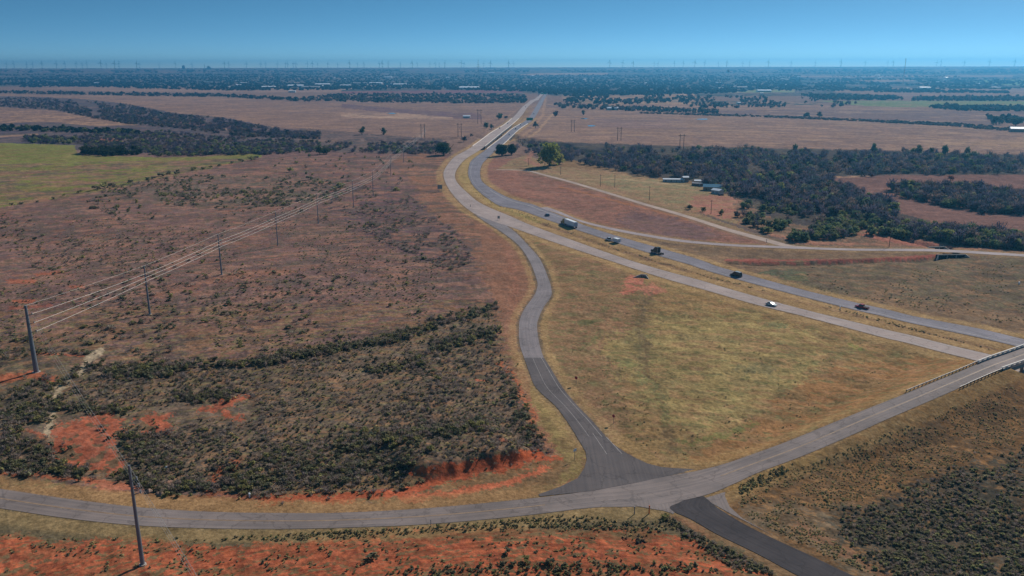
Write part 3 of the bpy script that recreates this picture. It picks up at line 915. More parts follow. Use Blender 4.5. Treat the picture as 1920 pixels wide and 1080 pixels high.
# ------------------------------------------------------------------ roads
def paving(name, c, c2, streak=0.12, center=None, edge=None, dash=False, dirt=None, half=3.5):
    """UV.x = metres from the centre line, UV.y = metres along"""
    m = bpy.data.materials.new(name)
    m.use_nodes = True
    nt = m.node_tree
    b = nt.nodes['Principled BSDF']
    b.inputs['Roughness'].default_value = 0.85
    b.inputs['Specular IOR Level'].default_value = 0.15
    N = nt.nodes.new
    L = nt.links.new
    uv = N('ShaderNodeUVMap')
    uv.uv_map = 'UVMap'
    mp = N('ShaderNodeMapping')
    mp.inputs['Scale'].default_value = (1.6, 0.03, 1)
    L(uv.outputs[0], mp.inputs[0])
    n1 = N('ShaderNodeTexNoise')
    n1.inputs['Scale'].default_value = 1.0
    n1.inputs['Detail'].default_value = 4
    L(mp.outputs[0], n1.inputs['Vector'])
    tc = N('ShaderNodeTexCoord')
    n2 = N('ShaderNodeTexNoise')
    n2.inputs['Scale'].default_value = 0.12
    n2.inputs['Detail'].default_value = 8
    n2.inputs['Roughness'].default_value = .7
    L(tc.outputs['Object'], n2.inputs['Vector'])
    ad = N('ShaderNodeMath')
    ad.operation = 'ADD'
    L(n1.outputs['Fac'], ad.inputs[0])
    L(n2.outputs['Fac'], ad.inputs[1])
    mr = N('ShaderNodeMapRange')
    mr.inputs[1].default_value = .8
    mr.inputs[2].default_value = 1.2
    L(ad.outputs[0], mr.inputs[0])
    mx = N('ShaderNodeMix')
    mx.data_type = 'RGBA'
    mx.inputs[6].default_value = (*c, 1)
    mx.inputs[7].default_value = (*c2, 1)
    L(mr.outputs[0], mx.inputs[0])
    # sealed cracks and patches
    vo = N('ShaderNodeTexVoronoi')
    vo.feature = 'DISTANCE_TO_EDGE'
    vo.inputs['Scale'].default_value = .11
    wv = N('ShaderNodeVectorMath')
    wv.operation = 'ADD'
    L(tc.outputs['Object'], wv.inputs[0])
    n3 = N('ShaderNodeTexNoise')
    n3.inputs['Scale'].default_value = .25
    n3.inputs['Detail'].default_value = 5
    L(tc.outputs['Object'], n3.inputs['Vector'])
    sc3 = N('ShaderNodeVectorMath')
    sc3.operation = 'SCALE'
    sc3.inputs['Scale'].default_value = 9
    L(n3.outputs['Color'], sc3.inputs[0])
    L(sc3.outputs[0], wv.inputs[1])
    L(wv.outputs[0], vo.inputs['Vector'])
    cr = N('ShaderNodeMapRange')
    cr.inputs[1].default_value = .0
    cr.inputs[2].default_value = .035
    cr.inputs[3].default_value = .72
    cr.inputs[4].default_value = 1.0
    L(vo.outputs['Distance'], cr.inputs[0])
    n4 = N('ShaderNodeTexNoise')
    n4.inputs['Scale'].default_value = .05
    n4.inputs['Detail'].default_value = 3
    L(tc.outputs['Object'], n4.inputs['Vector'])
    bl = N('ShaderNodeMapRange')
    bl.inputs[1].default_value = .35
    bl.inputs[2].default_value = .65
    bl.inputs[3].default_value = .86
    bl.inputs[4].default_value = 1.1
    L(n4.outputs['Fac'], bl.inputs[0])
    mu = N('ShaderNodeMath')
    mu.operation = 'MULTIPLY'
    L(cr.outputs[0], mu.inputs[0])
    L(bl.outputs[0], mu.inputs[1])
    sv3 = N('ShaderNodeVectorMath')
    sv3.operation = 'SCALE'
    L(mx.outputs[2], sv3.inputs[0])
    L(mu.outputs[0], sv3.inputs['Scale'])
    L(sv3.outputs[0], b.inputs['Base Color'])
    return m


def ribbon(name, e, zoff, m, off=None, halfw=None, steps=6):
    """paved strip between the two edges (or a narrow stripe at 'off' of the way across)"""
    ax, ay, bx, by, zz = e.T
    n = len(e)
    w = np.hypot(ax - bx, ay - by)
    cx, cy = (ax + bx) / 2, (ay + by) / 2
    along = np.concatenate([[0], np.cumsum(np.hypot(np.diff(cx), np.diff(cy)))])
    V, UV = [], []
    for i in range(n):
        for k in range(steps + 1):
            t = k / steps
            if off is not None:
                t = off + (t - .5) * 2 * halfw / w[i]
            V.append((ax[i] + (bx[i] - ax[i]) * t, ay[i] + (by[i] - ay[i]) * t, zz[i] + zoff))
            UV.append(((t - .5) * w[i], along[i]))
    Fs = []
    s1 = steps + 1
    for i in range(n - 1):
        for k in range(steps):
            Fs.append((i * s1 + k, i * s1 + k + 1, (i + 1) * s1 + k + 1, (i + 1) * s1 + k))
    V = np.array(V)
    Fs = np.array(Fs)
    a, b_, c_ = V[Fs[0, 0]], V[Fs[0, 1]], V[Fs[0, 2]]
    if np.cross(b_ - a, c_ - a)[2] < 0:
        Fs = Fs[:, ::-1]
    o = link(name, new_mesh(name, V, np.ascontiguousarray(Fs), None, True, (m,), UV))
    tag(o, kind='structure')
    return o


def sub(e, a, b):
    n = len(e) - 1
    return e[int(a * n):int(b * n) + 1]


M_pale = paving('worn_concrete_paving', C(150, 133, 125), C(136, 120, 114))
M_grey = paving('grey_asphalt', C(116, 109, 114), C(100, 95, 100))
M_cross = paving('sun_bleached_asphalt', C(122, 109, 103), C(102, 93, 90))
M_ramp = paving('grey_chip_seal', C(120, 110, 109), C(104, 97, 97))
M_dark = paving('dark_asphalt', C(90, 82, 80), C(78, 72, 72))
M_black = paving('new_black_asphalt', C(44, 41, 44), C(62, 57, 58))
M_gravel = paving('pale_gravel', C(158, 136, 122), C(140, 120, 108))
M_white = mat('road_paint_white', tuple(C(142, 134, 130)), .7, noise=.35, nscale=.6)
M_yellow = mat('road_paint_yellow', tuple(C(134, 110, 88)), .7, noise=.3, nscale=.5)
M_should = paving('shoulder_asphalt', C(146, 132, 130), C(132, 118, 116))

ribbon('front_road', ROADS['front'], .05, M_gravel)
ribbon('service_road', ROADS['service'], .054, M_should)
ribbon('westbound_highway', ROADS['west'], .06, M_pale)
ribbon('eastbound_highway', ROADS['east'], .064, M_grey)
ribbon('ramp_road', ROADS['ramp'], .056, M_ramp)
ribbon('new_ramp_paving', ROADS['rampn'], .060, M_dark)
ribbon('cross_road', ROADS['cross'], .030, M_cross)
ribbon('side_road', ROADS['side'], .052, M_black)


def flat_poly(name, pts, z, m):
    from mathutils.geometry import tessellate_polygon
    g = [Vector((*P(x, y, 0)[:2], z)) for x, y in pts]
    tr = tessellate_polygon([g])
    V = np.array(g)
    Fs = []
    for t in tr:
        a, b_, c_ = (V[i] for i in t)
        Fs.append(tuple(t) if np.cross(b_ - a, c_ - a)[2] > 0 else tuple(t)[::-1])
    o = link(name, new_mesh(name, V, Fs, None, True, (m,), V[:, :2]))
    tag(o, kind='structure')


flat_poly('junction_paving', JUNCT, .068, M_dark)
flat_poly('junction_apron', APRON, .036, M_cross)
# painted lines
ribbon('highway_lane_line', sub(ROADS['west'], .3, 1), .075, M_white, .12, .16, 1)
ribbon('highway_edge_line', sub(ROADS['west'], .3, 1), .075, M_white, .88, .16, 1)
ribbon('eastbound_edge_line', sub(ROADS['east'], .25, 1), .078, M_white, .2, .16, 1)
ribbon('exit_edge_line', sub(ROADS['east'], .43, .56), .078, M_white, .78, .42, 1)
ribbon('ramp_edge_line', ROADS['rampn'], .085, M_white, .86, .09, 1)
ribbon('ramp_lane_line', ROADS['rampn'], .085, M_white, .42, .07, 1)
ribbon('cross_road_centre_line', sub(ROADS['cross'], .05, .36), .040, M_yellow, .5, .22, 1)
ribbon('cross_road_centre_line_east', sub(ROADS['cross'], .50, 1), .040, M_yellow, .5, .2, 1)
for i in range(10):                                  # dashed lane line
    a = 0.40 + i * 0.06
    for nm, key, o_ in (('westbound_lane_dash', 'west', .52), ('eastbound_lane_dash', 'east', .58)):
        pass
for k, (pa, pb) in enumerate((((1137, 820), (1166, 851)), ((1111, 812), (1138, 852)))):
    a, b_ = P(*pa, 0), P(*pb, 0)
    d = (b_ - a)[:2]
    nrm = np.array([-d[1], d[0]]) / np.hypot(*d) * (.1 if k == 0 else .07)
    V = [(a[0] - nrm[0], a[1] - nrm[1], .086), (a[0] + nrm[0], a[1] + nrm[1], .086), (b_[0] + nrm[0], b_[1] + nrm[1], .086), (b_[0] - nrm[0], b_[1] - nrm[1], .086)]
    tag(link('junction_lane_line', new_mesh('line', V, [(0, 3, 2, 1)] if np.cross(np.array(V[1]) - V[0], np.array(V[2]) - V[0])[2] < 0 else [(0, 1, 2, 3)], None, False, (M_white,))), kind='structure')

# ponds
M_water = mat('pond_water', (.05, .08, .1), .08, spec=.6)
M_mud = mat('pond_bank', tuple(C(80, 72, 70)), .9)
for cx, cy, w, h in ((1095, 222.5, 12, 1.6), (1108, 236, 14, 1.9), (1318, 223.5, 20, 1.6), (735, 212.5, 13, 1.5)):
    for nm, k, z, m in (('pond_bank', 1.45, .05, M_mud), ('pond', 1.0, .1, M_water)):
        pts = [(cx + w * k / 2 * math.cos(t) * (1 + .15 * math.sin(3 * t + cx)), cy + h * k / 2 * math.sin(t)) for t in np.linspace(0, 2 * math.pi, 22)[:-1]]
        flat_poly(nm, pts, z, m)

# ------------------------------------------------------------------ vegetation
M_leaf = leaf_material('foliage', .4)
VG = 1.75                                   # leaves are lit on one side only: their own colour is lighter than a crown looks
M_bark = mat('bark', (.09, .075, .065), .9, noise=.4, nscale=2)


def crown_template(seed, lumps, per, size, hmul=1.0, base=.25, flat=1.0, twig=0, bare=False, thin=.35):
    """unit crown (about 1 wide, standing on z=0): leaf-sized faces gathered in uneven clumps"""
    g = np.random.default_rng(seed)
    V, F_, sh = [], [], []

    def quad(c, a, b, s):
        n = len(V)
        V.extend([c - a - b, c + a - b, c + a + b, c - a + b])
        F_.append((n, n + 1, n + 2, n + 3))
        sh.append(s)
    for l in range(lumps):
        t = g.uniform(0, 2 * math.pi)
        rr = 0.32 * math.sqrt(g.uniform(0, 1))
        zc = base + (1 - base) * g.uniform(.15, .82)
        rr *= 1.1 - .5 * zc
        c = np.array([rr * math.cos(t), rr * math.sin(t), zc * hmul])
        lr = g.uniform(.13, .24) * (1.15 - .35 * zc)
        tone = g.uniform(.84, 1.16)
        for q in range(per):
            d = g.normal(size=3)
            d /= np.linalg.norm(d)
            p = c + d * lr * g.uniform(.55, 1.1) * np.array([1, 1, .8 * hmul ** .5])
            p[2] = max(p[2], .02)
            a = g.normal(size=3)
            a /= np.linalg.norm(a)
            b = np.cross(a, g.normal(size=3))
            b /= np.linalg.norm(b)
            s = size * g.uniform(.6, 1.3)
            if bare:
                a = d * .7 + np.array([0, 0, .6]) + g.normal(size=3) * .25
                a /= np.linalg.norm(a)
                b = np.cross(a, g.normal(size=3))
                b /= np.linalg.norm(b)
                quad(p, a * s * 1.5, b * s * thin, tone * g.uniform(.7, 1.3))
            else:
                quad(p, a * s, b * s * .75, tone * g.uniform(.75, 1.25))
    for q in range(twig):
        t = g.uniform(0, 2 * math.pi)
        d = np.array([math.cos(t) * .5, math.sin(t) * .5, g.uniform(.5, 1.0) * hmul])
        d2 = d / np.linalg.norm(d)
        b = np.cross(d2, [0, 0, 1.0])
        b /= max(np.linalg.norm(b), .1)
        L_ = g.uniform(.3, .55)
        quad(d2 * L_, d2 * L_, b * .012, -g.uniform(.6, 1.0))
    return np.array(V, np.float32), np.array(F_, np.int32), np.array(sh, np.float32)


T_BUSH = [crown_template(100 + i, 6, 11, .085, .62, .05, twig=5) for i in range(6)]
T_TWIG = [crown_template(200 + i, 6, 12, .075, .6, .05, twig=10, bare=True, thin=.3) for i in range(6)]
T_TREE = [crown_template(300 + i, 12, 18, .062, .85, .12, twig=6) for i in range(6)]
T_BARE = [crown_template(400 + i, 9, 14, .07, .95, .1, twig=10, bare=True, thin=.28) for i in range(6)]
T_FAR = [crown_template(500 + i, 5, 6, .15, .7, .0) for i in range(6)]
T_TUFT = [crown_template(600 + i, 3, 7, .17, .6, .0) for i in range(5)]
T_BIG = [crown_template(700 + i, 46, 60, .03, 1.0, .1, twig=14) for i in range(3)]
T_CEDAR = [crown_template(750 + i, 16, 22, .055, .75, .03) for i in range(4)]

KINDS = {
    'bush': (T_BUSH, [C(84, 82, 62), C(90, 84, 66), C(78, 78, 62), C(96, 92, 60)]),
    'twig': (T_TWIG, [C(98, 86, 78), C(92, 82, 76), C(106, 94, 84), C(84, 76, 72), C(90, 84, 74)]),
    'tree': (T_TREE, [C(84, 92, 62), C(74, 84, 60), C(96, 98, 62), C(88, 86, 66)]),
    'bare': (T_BARE, [C(70, 66, 78), C(78, 72, 80), C(64, 64, 76), C(98, 84, 78), C(66, 72, 70)]),
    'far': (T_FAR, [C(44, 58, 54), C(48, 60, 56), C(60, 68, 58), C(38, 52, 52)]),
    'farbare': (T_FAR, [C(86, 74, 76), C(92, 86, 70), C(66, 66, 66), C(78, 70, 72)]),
    'tuft': (T_TUFT, [C(104, 94, 66), C(92, 82, 62), C(82, 80, 56), C(116, 100, 70)]),
    'low': (T_TUFT, [C(74, 72, 56), C(66, 64, 54), C(84, 78, 60), C(90, 88, 60)]),
    'cedar': (T_CEDAR, [C(48, 56, 40), C(54, 60, 42)]),
}


for _k, (_t, _c) in KINDS.items():
    for _i in range(len(_c)):
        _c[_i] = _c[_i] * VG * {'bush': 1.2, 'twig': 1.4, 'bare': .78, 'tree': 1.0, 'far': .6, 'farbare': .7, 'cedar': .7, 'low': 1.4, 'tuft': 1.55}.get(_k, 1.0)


def scatter(name, recs, mat_=None):
    """one mesh out of many small plants; recs rows: x, y, z, width, height factor, rotation, kind, variant, tone"""
    Vs, Fs, Cs, n = [], [], [], 0
    groups = {}
    for r in recs:
        groups.setdefault((r[6], r[7]), []).append(r)
    for (kind, var), rs in groups.items():
        tv, tf, ts = KINDS[kind][0][var]
        A = np.array([[r[0], r[1], r[2], r[3], r[4], r[5]] for r in rs], np.float32)
        tone = np.array([r[8] for r in rs], np.float32)                   # (k, 3)
        c, s = np.cos(A[:, 5]), np.sin(A[:, 5])
        X = (tv[None, :, 0] * c[:, None] - tv[None, :, 1] * s[:, None]) * A[:, 3:4] + A[:, 0:1]
        Y = (tv[None, :, 0] * s[:, None] + tv[None, :, 1] * c[:, None]) * A[:, 3:4] + A[:, 1:2]
        Z = tv[None, :, 2] * A[:, 3:4] * A[:, 4:5] + A[:, 2:3]
        V = np.stack([X, Y, Z], -1).reshape(-1, 3)
        F2 = (tf[None] + (np.arange(len(rs)) * len(tv))[:, None, None]).reshape(-1, 4) + n
        sh = np.repeat(ts, 4)
        cc = tone[:, None, :] * np.where(sh > 0, sh, -sh * .55)[None, :, None]
        Vs.append(V)
        Fs.append(F2)
        Cs.append(cc.reshape(-1, 3))
        n += len(V)
    me = new_mesh(name, np.concatenate(Vs), np.concatenate(Fs), np.concatenate(Cs), False, (mat_ or M_leaf,))
    o = link(name, me)
    return o


def in_area(poly, n, g, persp=0.0, avoid=None):
    """n points of an area of the sheet, thicker towards the far side as the land foreshortens"""
    a = np.asarray(poly, float)
    out = []
    tot = 0
    while tot < n:
        q = g.uniform(a.min(0), a.max(0), (n * 3, 2))
        q = q[inpoly(q[:, 0], q[:, 1], poly)]
        if persp:
            w = ((q[:, 1] - 118) / (a[:, 1].max() - 118)) ** (-persp)
            q = q[g.uniform(0, 1, len(q)) < w / w.max()]
        if not len(q):
            break
        out.append(q)
        tot += len(q)
    q = np.concatenate(out)[:n]
    return q


def plant(poly, n, kinds, size, g, clump=None, persp=0.0, hf=(0.8, 1.2), jitter=0, keep=1.2, dark=1.0):
    """kinds: [(kind, weight)], size metres (low, high); clump=(scale, threshold) leaves gaps"""
    q = in_area(poly, n, g, persp)
    if jitter:
        q = q + g.normal(size=q.shape) * jitter
    x, y = PP(q)
    if clump:
        v = fbm(q[:, 0] / clump[0], q[:, 1] / (clump[0] * .45), clump[2] if len(clump) > 2 else 5, 3)
        k = v > clump[1]
        x, y, q = x[k], y[k], q[k]
    z, ds, dmin, emb = hgt(x, y, True)
    k = dmin > keep
    x, y, z = x[k], y[k], z[k]
    names = [a for a, _ in kinds]
    w = np.array([b for _, b in kinds], float)
    pick = g.choice(len(names), len(x), p=w / w.sum())
    recs = []
    for i in range(len(x)):
        kd = names[pick[i]]
        T, cs = KINDS[kd]
        s = g.uniform(*size) * (1 if g.uniform() < .85 else 1.25)
        tone = cs[g.integers(len(cs))] * g.uniform(.75, 1.2) * dark
        recs.append((x[i], y[i], z[i] - .03 * s, s, g.uniform(*hf), g.uniform(0, 6.28), kd, int(g.integers(len(T))), tone))
    return recs


g = np.random.default_rng(21)
SH, TR = [], []          # shrub records and tree records, each with its region


def add(dst, region, recs):
    for r in recs:
        dst.append((region, r))


MAIN = [(925, 585), (935, 640), (1000, 830), (1030, 845), (960, 862), (850, 872), (780, 880), (740, 918), (500, 930), (380, 915), (250, 905), (240, 870), (235, 800), (335, 800), (380, 792), (470, 800), (480, 740), (380, 745), (300, 762), (220, 765), (110, 770), (130, 720), (180, 695), (300, 690), (500, 682), (620, 652), (760, 622), (860, 600)]
add(SH, 'thicket', plant(MAIN, 3000, [('twig', .78), ('bush', .22)], (1.0, 2.5), g, (95, .47, 8), jitter=7, hf=(.45, .85)))
add(SH, 'thicket', plant(MAIN, 6500, [('low', .3), ('twig', .55), ('tuft', .15)], (.4, 1.3), g, jitter=9))
for ln, n_, wd, sz in (([(170, 690), (300, 688), (500, 682), (540, 672), (620, 655), (760, 628), (860, 598), (925, 578)], 420, 6, (1.8, 3.6)),
                       ([(200, 705), (330, 700)], 120, 8, (1.8, 3.6)), ([(530, 672), (640, 655), (770, 630)], 160, 4, (1.8, 3.4)),
                       ([(815, 650), (925, 625)], 120, 9, (1.8, 3.4)), ([(700, 690), (800, 680)], 90, 10, (1.6, 3.0)),
                       ([(330, 745), (440, 735)], 90, 8, (1.6, 3.0)), ([(110, 770), (230, 768)], 110, 6, (1.4, 2.6)),
                       ([(500, 870), (640, 890), (780, 870)], 260, 24, (1.4, 2.8)), ([(640, 835), (760, 830), (900, 820)], 200, 12, (1.8, 3.2)),
                       ([(955, 720), (1000, 830)], 60, 7, (1.4, 2.6)), ([(0, 870), (160, 885)], 160, 8, (1.2, 2.4)),
                       ([(230, 890), (330, 920)], 90, 9, (1.4, 2.6)), ([(345, 910), (400, 915)], 40, 8, (1.4, 2.6)),
                       ([(420, 905), (500, 905)], 70, 11, (1.6, 2.8)), ([(20, 760), (80, 790)], 80, 16, (1.6, 2.8)), ([(0, 830), (90, 860)], 130, 18, (1.4, 2.8)),
                       ([(235, 820), (320, 870)], 150, 16, (1.2, 2.4))):
    L_ = np.asarray(ln, float)
    t = g.uniform(0, len(L_) - 1, n_)
    i0 = np.minimum(t.astype(int), len(L_) - 2)
    q = L_[i0] + (L_[i0 + 1] - L_[i0]) * (t - i0)[:, None] + g.normal(size=(n_, 2)) * wd * np.array([1.3, .7])
    x, y = PP(q)
    z, _, dm, _ = hgt(x, y, True)
    for i in range(n_):
        if dm[i] > 1.5:
            kd = 'bush' if g.uniform() < .68 else 'twig'
            SH.append(('line', (x[i], y[i], z[i], g.uniform(*sz), g.uniform(.7, 1.1), g.uniform(0, 6.28), kd, int(g.integers(6)), KINDS[kd][1][g.integers(4)] * g.uniform(.65, 1.05))))
add(SH, 'left', plant([(0, 650), (180, 660), (160, 700), (100, 770), (60, 900), (0, 890)], 900, [('twig', .5), ('bush', .5)], (1.0, 2.4), g, (50, .48, 3)))
PRA = [(0, 400), (300, 395), (560, 390), (760, 470), (920, 510), (925, 565), (760, 615), (620, 645), (500, 675), (300, 680), (180, 650), (0, 640)]
add(SH, 'prairie', plant(PRA, 1700, [('bush', .45), ('twig', .55)], (1.2, 3.4), g, (130, .57, 4), persp=.5, hf=(.6, .9)))
add(SH, 'prairie', plant(PRA, 5200, [('low', .5), ('tuft', .5)], (.6, 1.5), g, (110, .50, 6), persp=.5, hf=(.5, .8)))
add(SH, 'band', plant([(150, 352), (330, 330), (560, 330), (660, 345), (640, 372), (480, 392), (330, 385), (160, 372)], 1100, [('bush', .7), ('twig', .3)], (1.8, 4.6), g, (40, .42, 9), hf=(.6, .9)))
add(SH, 'band', plant([(0, 392), (150, 375), (640, 375), (760, 400), (700, 430), (300, 410), (0, 430)], 520, [('bush', .5), ('twig', .5)], (1.8, 4.0), g, (60, .50, 10)))
add(SH, 'purple', plant([(620, 350), (740, 345), (795, 385), (855, 430), (888, 490), (850, 508), (760, 478), (700, 450), (650, 420)], 1300, [('twig', .85), ('bush', .15)], (1.4, 3.2), g, (34, .44, 12), hf=(.5, .8)))
add(SH, 'upper', plant([(500, 296), (640, 286), (780, 300), (760, 345), (600, 345), (520, 325)], 60, [('bush', .7), ('twig', .3)], (2.5, 5), g))
# fence line of the green field
for px_, py_, s in ((22, 386, 5), (40, 384, 5), (70, 380, 4), (150, 362, 6), (180, 356, 9), (196, 352, 12), (210, 351, 9), (245, 344, 8), (303, 331, 9), (318, 328, 8), (332, 326, 9), (364, 320, 9), (382, 318, 6), (395, 315, 6), (412, 312, 6), (436, 306, 5), (452, 304, 9), (470, 300, 10), (480, 298, 8), (275, 337, 5), (288, 336, 6), (120, 368, 5), (100, 374, 4), (222, 390, 5)):
    kd = 'bush'
    p = P(px_, py_)
    SH.append(('fence', (p[0], p[1], 0, s, .8, g.uniform(0, 6), kd, int(g.integers(6)), KINDS[kd][1][g.integers(4)] * .85)))
for px_, py_, s in ((543, 322, 10), (500, 335, 6), (580, 337, 9), (640, 352, 10), (742, 357, 8), (560, 345, 7), (600, 344, 6), (235, 358, 6), (430, 568, 4.2), (790, 556, 3.4), (732, 575, 3.6), (728, 492, 3.2), (762, 530, 3.2), (785, 588, 3.6), (415, 380, 5), (810, 700, 4), (822, 712, 3), (545, 362, 6)):
    p = P(px_, py_)
    SH.append(('lone', (p[0], p[1], hz(p[0], p[1]), s, .75, g.uniform(0, 6), 'bush', int(g.integers(6)), KINDS['bush'][1][g.integers(4)] * .9)))
add(SH, 'lower right', plant([(1920, 850), (1780, 892), (1650, 945), (1560, 965), (1640, 1060), (1720, 1079), (1920, 1079)], 4200, [('low', .6), ('twig', .4)], (.4, 1.35), g, (60, .33, 14), hf=(.5, 1.0), jitter=12))
add(SH, 'lower right', plant([(1390, 910), (1560, 860), (1900, 750), (1920, 830), (1780, 880), (1560, 950), (1480, 940), (1640, 1079), (1500, 1020), (1390, 960)], 3200, [('tuft', 1)], (.3, .8), g, (40, .36, 15), hf=(.4, .7)))
add(SH, 'right shelf', plant([(1380, 900), (1480, 866), (1520, 860), (1440, 905), (1390, 925)], 260, [('tuft', .6), ('low', .4)], (.5, 1.1), g))
add(SH, 'bottom', plant([(0, 1000), (400, 1012), (700, 990), (1000, 985), (1230, 985), (1330, 1015), (1440, 1079), (0, 1079)], 1500, [('tuft', .4), ('low', .4), ('bush', .2)], (.35, .95), g, (34, .52, 16), hf=(.5, .9)))
add(SH, 'bottom', plant([(380, 1012), (560, 1000), (760, 975), (1000, 966), (1200, 968), (1290, 990), (1240, 1000), (1000, 990), (560, 1014)], 900, [('tuft', .5), ('low', .5)], (.35, .9), g))
add(SH, 'bottom', plant([(740, 1068), (1000, 1060), (1300, 1068), (1400, 1085), (700, 1090)], 320, [('low', .7), ('bush', .3)], (.4, 1.2), g))
add(SH, 'junction', plant([(1235, 965), (1255, 968), (1300, 990), (1460, 1079), (1380, 1075), (1280, 1005)], 420, [('low', .6), ('twig', .4)], (.4, 1.2), g))
for px_, py_, s in ((698, 1050, 3.4), (760, 915, 3.6), (950, 1045, 2.8), (985, 1060, 3), (1245, 972, 3), (1000, 808, 4), (965, 735, 3.4), (1030, 1062, 3), (790, 905, 2.5)):
    p = P(px_, py_)
    SH.append(('lone near', (p[0], p[1], hz(p[0], p[1]), s, .7, g.uniform(0, 6), 'bush', int(g.integers(6)), KINDS['bush'][1][g.integers(4)] * .9)))
add(SH, 'meadow', plant([(1040, 600), (1150, 520), (1400, 590), (1600, 630), (1780, 670), (1560, 760), (1400, 840), (1250, 860), (1170, 820), (1080, 700)], 1700, [('tuft', .9), ('low', .1)], (.3, .8), g, (46, .56, 18), hf=(.4, .7)))
add(SH, 'median', plant([(880, 350), (1000, 408), (1147, 462), (1300, 508), (1660, 606), (1860, 655), (1657, 600), (1340, 524), (1135, 462), (985, 410), (900, 370)], 420, [('tuft', .6), ('low', .4)], (.5, 1.2), g, hf=(.4, .7)))
add(SH, 'right field', plant([(1440, 512), (1520, 500), (1920, 495), (1920, 610), (1700, 575), (1520, 540)], 900, [('low', .5), ('tuft', .5)], (.6, 1.3), g, (60, .5, 19), hf=(.4, .6)))

# trees ------------------------------------------------------------
add(TR, 'river wood', plant([(968, 274), (1010, 274), (1150, 279), (1300, 283), (1600, 291), (1920, 298), (1920, 325), (1545, 329), (1580, 352), (1640, 372), (1700, 402), (1640, 415), (1500, 398), (1420, 372), (1380, 364), (1330, 348), (1290, 334), (1200, 330), (1130, 316), (1070, 302), (1010, 292), (985, 286)], 2500, [('bare', .86), ('tree', .14)], (5.5, 11), g, (26, .37, 41), persp=.6, hf=(.65, 1.05), jitter=2))
add(TR, 'mesquite', plant([(1390, 385), (1450, 372), (1540, 400), (1640, 418), (1760, 435), (1920, 455), (1920, 466), (1800, 460), (1700, 446), (1600, 440), (1570, 452), (1500, 455), (1440, 440), (1392, 418)], 760, [('tree', .78), ('bare', .22)], (4, 7.5), g, (44, .38, 22), hf=(.7, 1.0)))
add(TR, 'mesquite', plant([(1345, 352), (1385, 362), (1392, 372), (1350, 362), (1325, 353)], 16, [('tree', .5), ('bare', .5)], (4, 6.5), g))
add(TR, 'mesquite', plant([(1640, 418), (1760, 430), (1920, 445), (1920, 468), (1800, 460), (1700, 440)], 330, [('bare', .6), ('tree', .4)], (5, 9), g, hf=(.7, 1.0)))
add(TR, 'east wood', plant([(1668, 355), (1700, 352), (1760, 354), (1830, 356), (1920, 368), (1920, 402), (1840, 400), (1760, 384), (1680, 366)], 430, [('bare', .85), ('tree', .15)], (6, 11), g, hf=(.7, 1.0), dark=.9))
add(TR, 'creek wood', plant([(0, 183), (90, 185), (170, 190), (240, 198), (330, 216), (420, 224), (520, 244), (600, 250), (600, 262), (450, 256), (330, 241), (240, 233), (160, 219), (100, 206), (0, 201)], 2300, [('bare', .7), ('farbare', .2), ('far', .1)], (5, 11), g, (30, .30, 23), persp=.5, hf=(.5, .8)))
add(TR, 'left row', plant([(0, 236), (90, 240), (260, 247), (262, 252), (90, 248), (0, 246)], 170, [('far', .8), ('tree', .2)], (7, 12), g, hf=(.6, .9), dark=.8))
add(TR, 'left row', plant([(40, 258), (160, 262), (170, 270), (60, 270)], 110, [('bare', .5), ('tree', .5)], (6, 11), g, hf=(.6, .9)))
add(TR, 'left scrub', plant([(150, 252), (300, 246), (480, 262), (700, 270), (835, 268), (842, 288), (780, 289), (640, 285), (500, 290), (300, 293), (160, 276)], 1900, [('bare', .65), ('tree', .25), ('farbare', .1)], (3.5, 8.5), g, (40, .30, 24), hf=(.45, .8)))
add(TR, 'left scrub', plant([(270, 284), (480, 276), (500, 288), (300, 294)], 170, [('tree', .6), ('bare', .4)], (5, 9), g, hf=(.6, .9)))
add(TR, 'far wood', plant([(0, 171), (90, 172), (250, 175), (420, 177), (590, 187), (580, 191), (430, 183), (200, 179), (0, 175)], 620, [('far', .6), ('farbare', .4)], (10, 17), g, hf=(.5, .8)))
add(TR, 'far wood', plant([(560, 184), (640, 176), (820, 176), (985, 178), (988, 193), (880, 194), (740, 193), (600, 190)], 1100, [('far', .5), ('farbare', .5)], (9, 15), g, hf=(.6, .9)))
add(TR, 'far wood right', plant([(1035, 180), (1100, 176), (1300, 180), (1300, 190), (1180, 196), (1060, 195)], 420, [('far', .8), ('farbare', .2)], (9, 14), g, (24, .42, 25)))
add(TR, 'far wood right', plant([(1040, 196), (1200, 203), (1350, 209), (1345, 213), (1200, 209), (1050, 203)], 260, [('far', .4), ('farbare', .6)], (8, 13), g))
add(TR, 'far wood right', plant([(1290, 180), (1560, 186), (1610, 194), (1560, 202), (1300, 203), (1270, 190)], 420, [('far', .6), ('farbare', .4)], (8, 13), g, (26, .46, 26)))
add(TR, 'far wood right', plant([(1500, 178), (1690, 184), (1690, 188), (1540, 188)], 300, [('far', .9), ('farbare', .1)], (10, 16), g))
add(TR, 'far wood right', plant([(1710, 184), (1920, 183), (1920, 190), (1710, 189)], 300, [('far', .8), ('farbare', .2)], (10, 15), g))
add(TR, 'far wood right', plant([(1740, 202), (1770, 201), (1920, 203), (1920, 209), (1800, 208)], 240, [('far', .95), ('farbare', .05)], (9, 15), g))
add(TR, 'hedge', plant([(1200, 211), (1400, 216), (1600, 224), (1800, 232), (1900, 243), (1890, 246), (1780, 237), (1600, 227), (1400, 219), (1200, 213)], 900, [('farbare', .8), ('far', .2)], (5, 9), g, hf=(.4, .6), dark=.85))
add(TR, 'hedge', plant([(1845, 222), (1885, 221), (1920, 226), (1920, 232), (1850, 229)], 50, [('far', .8), ('farbare', .2)], (9, 14), g))
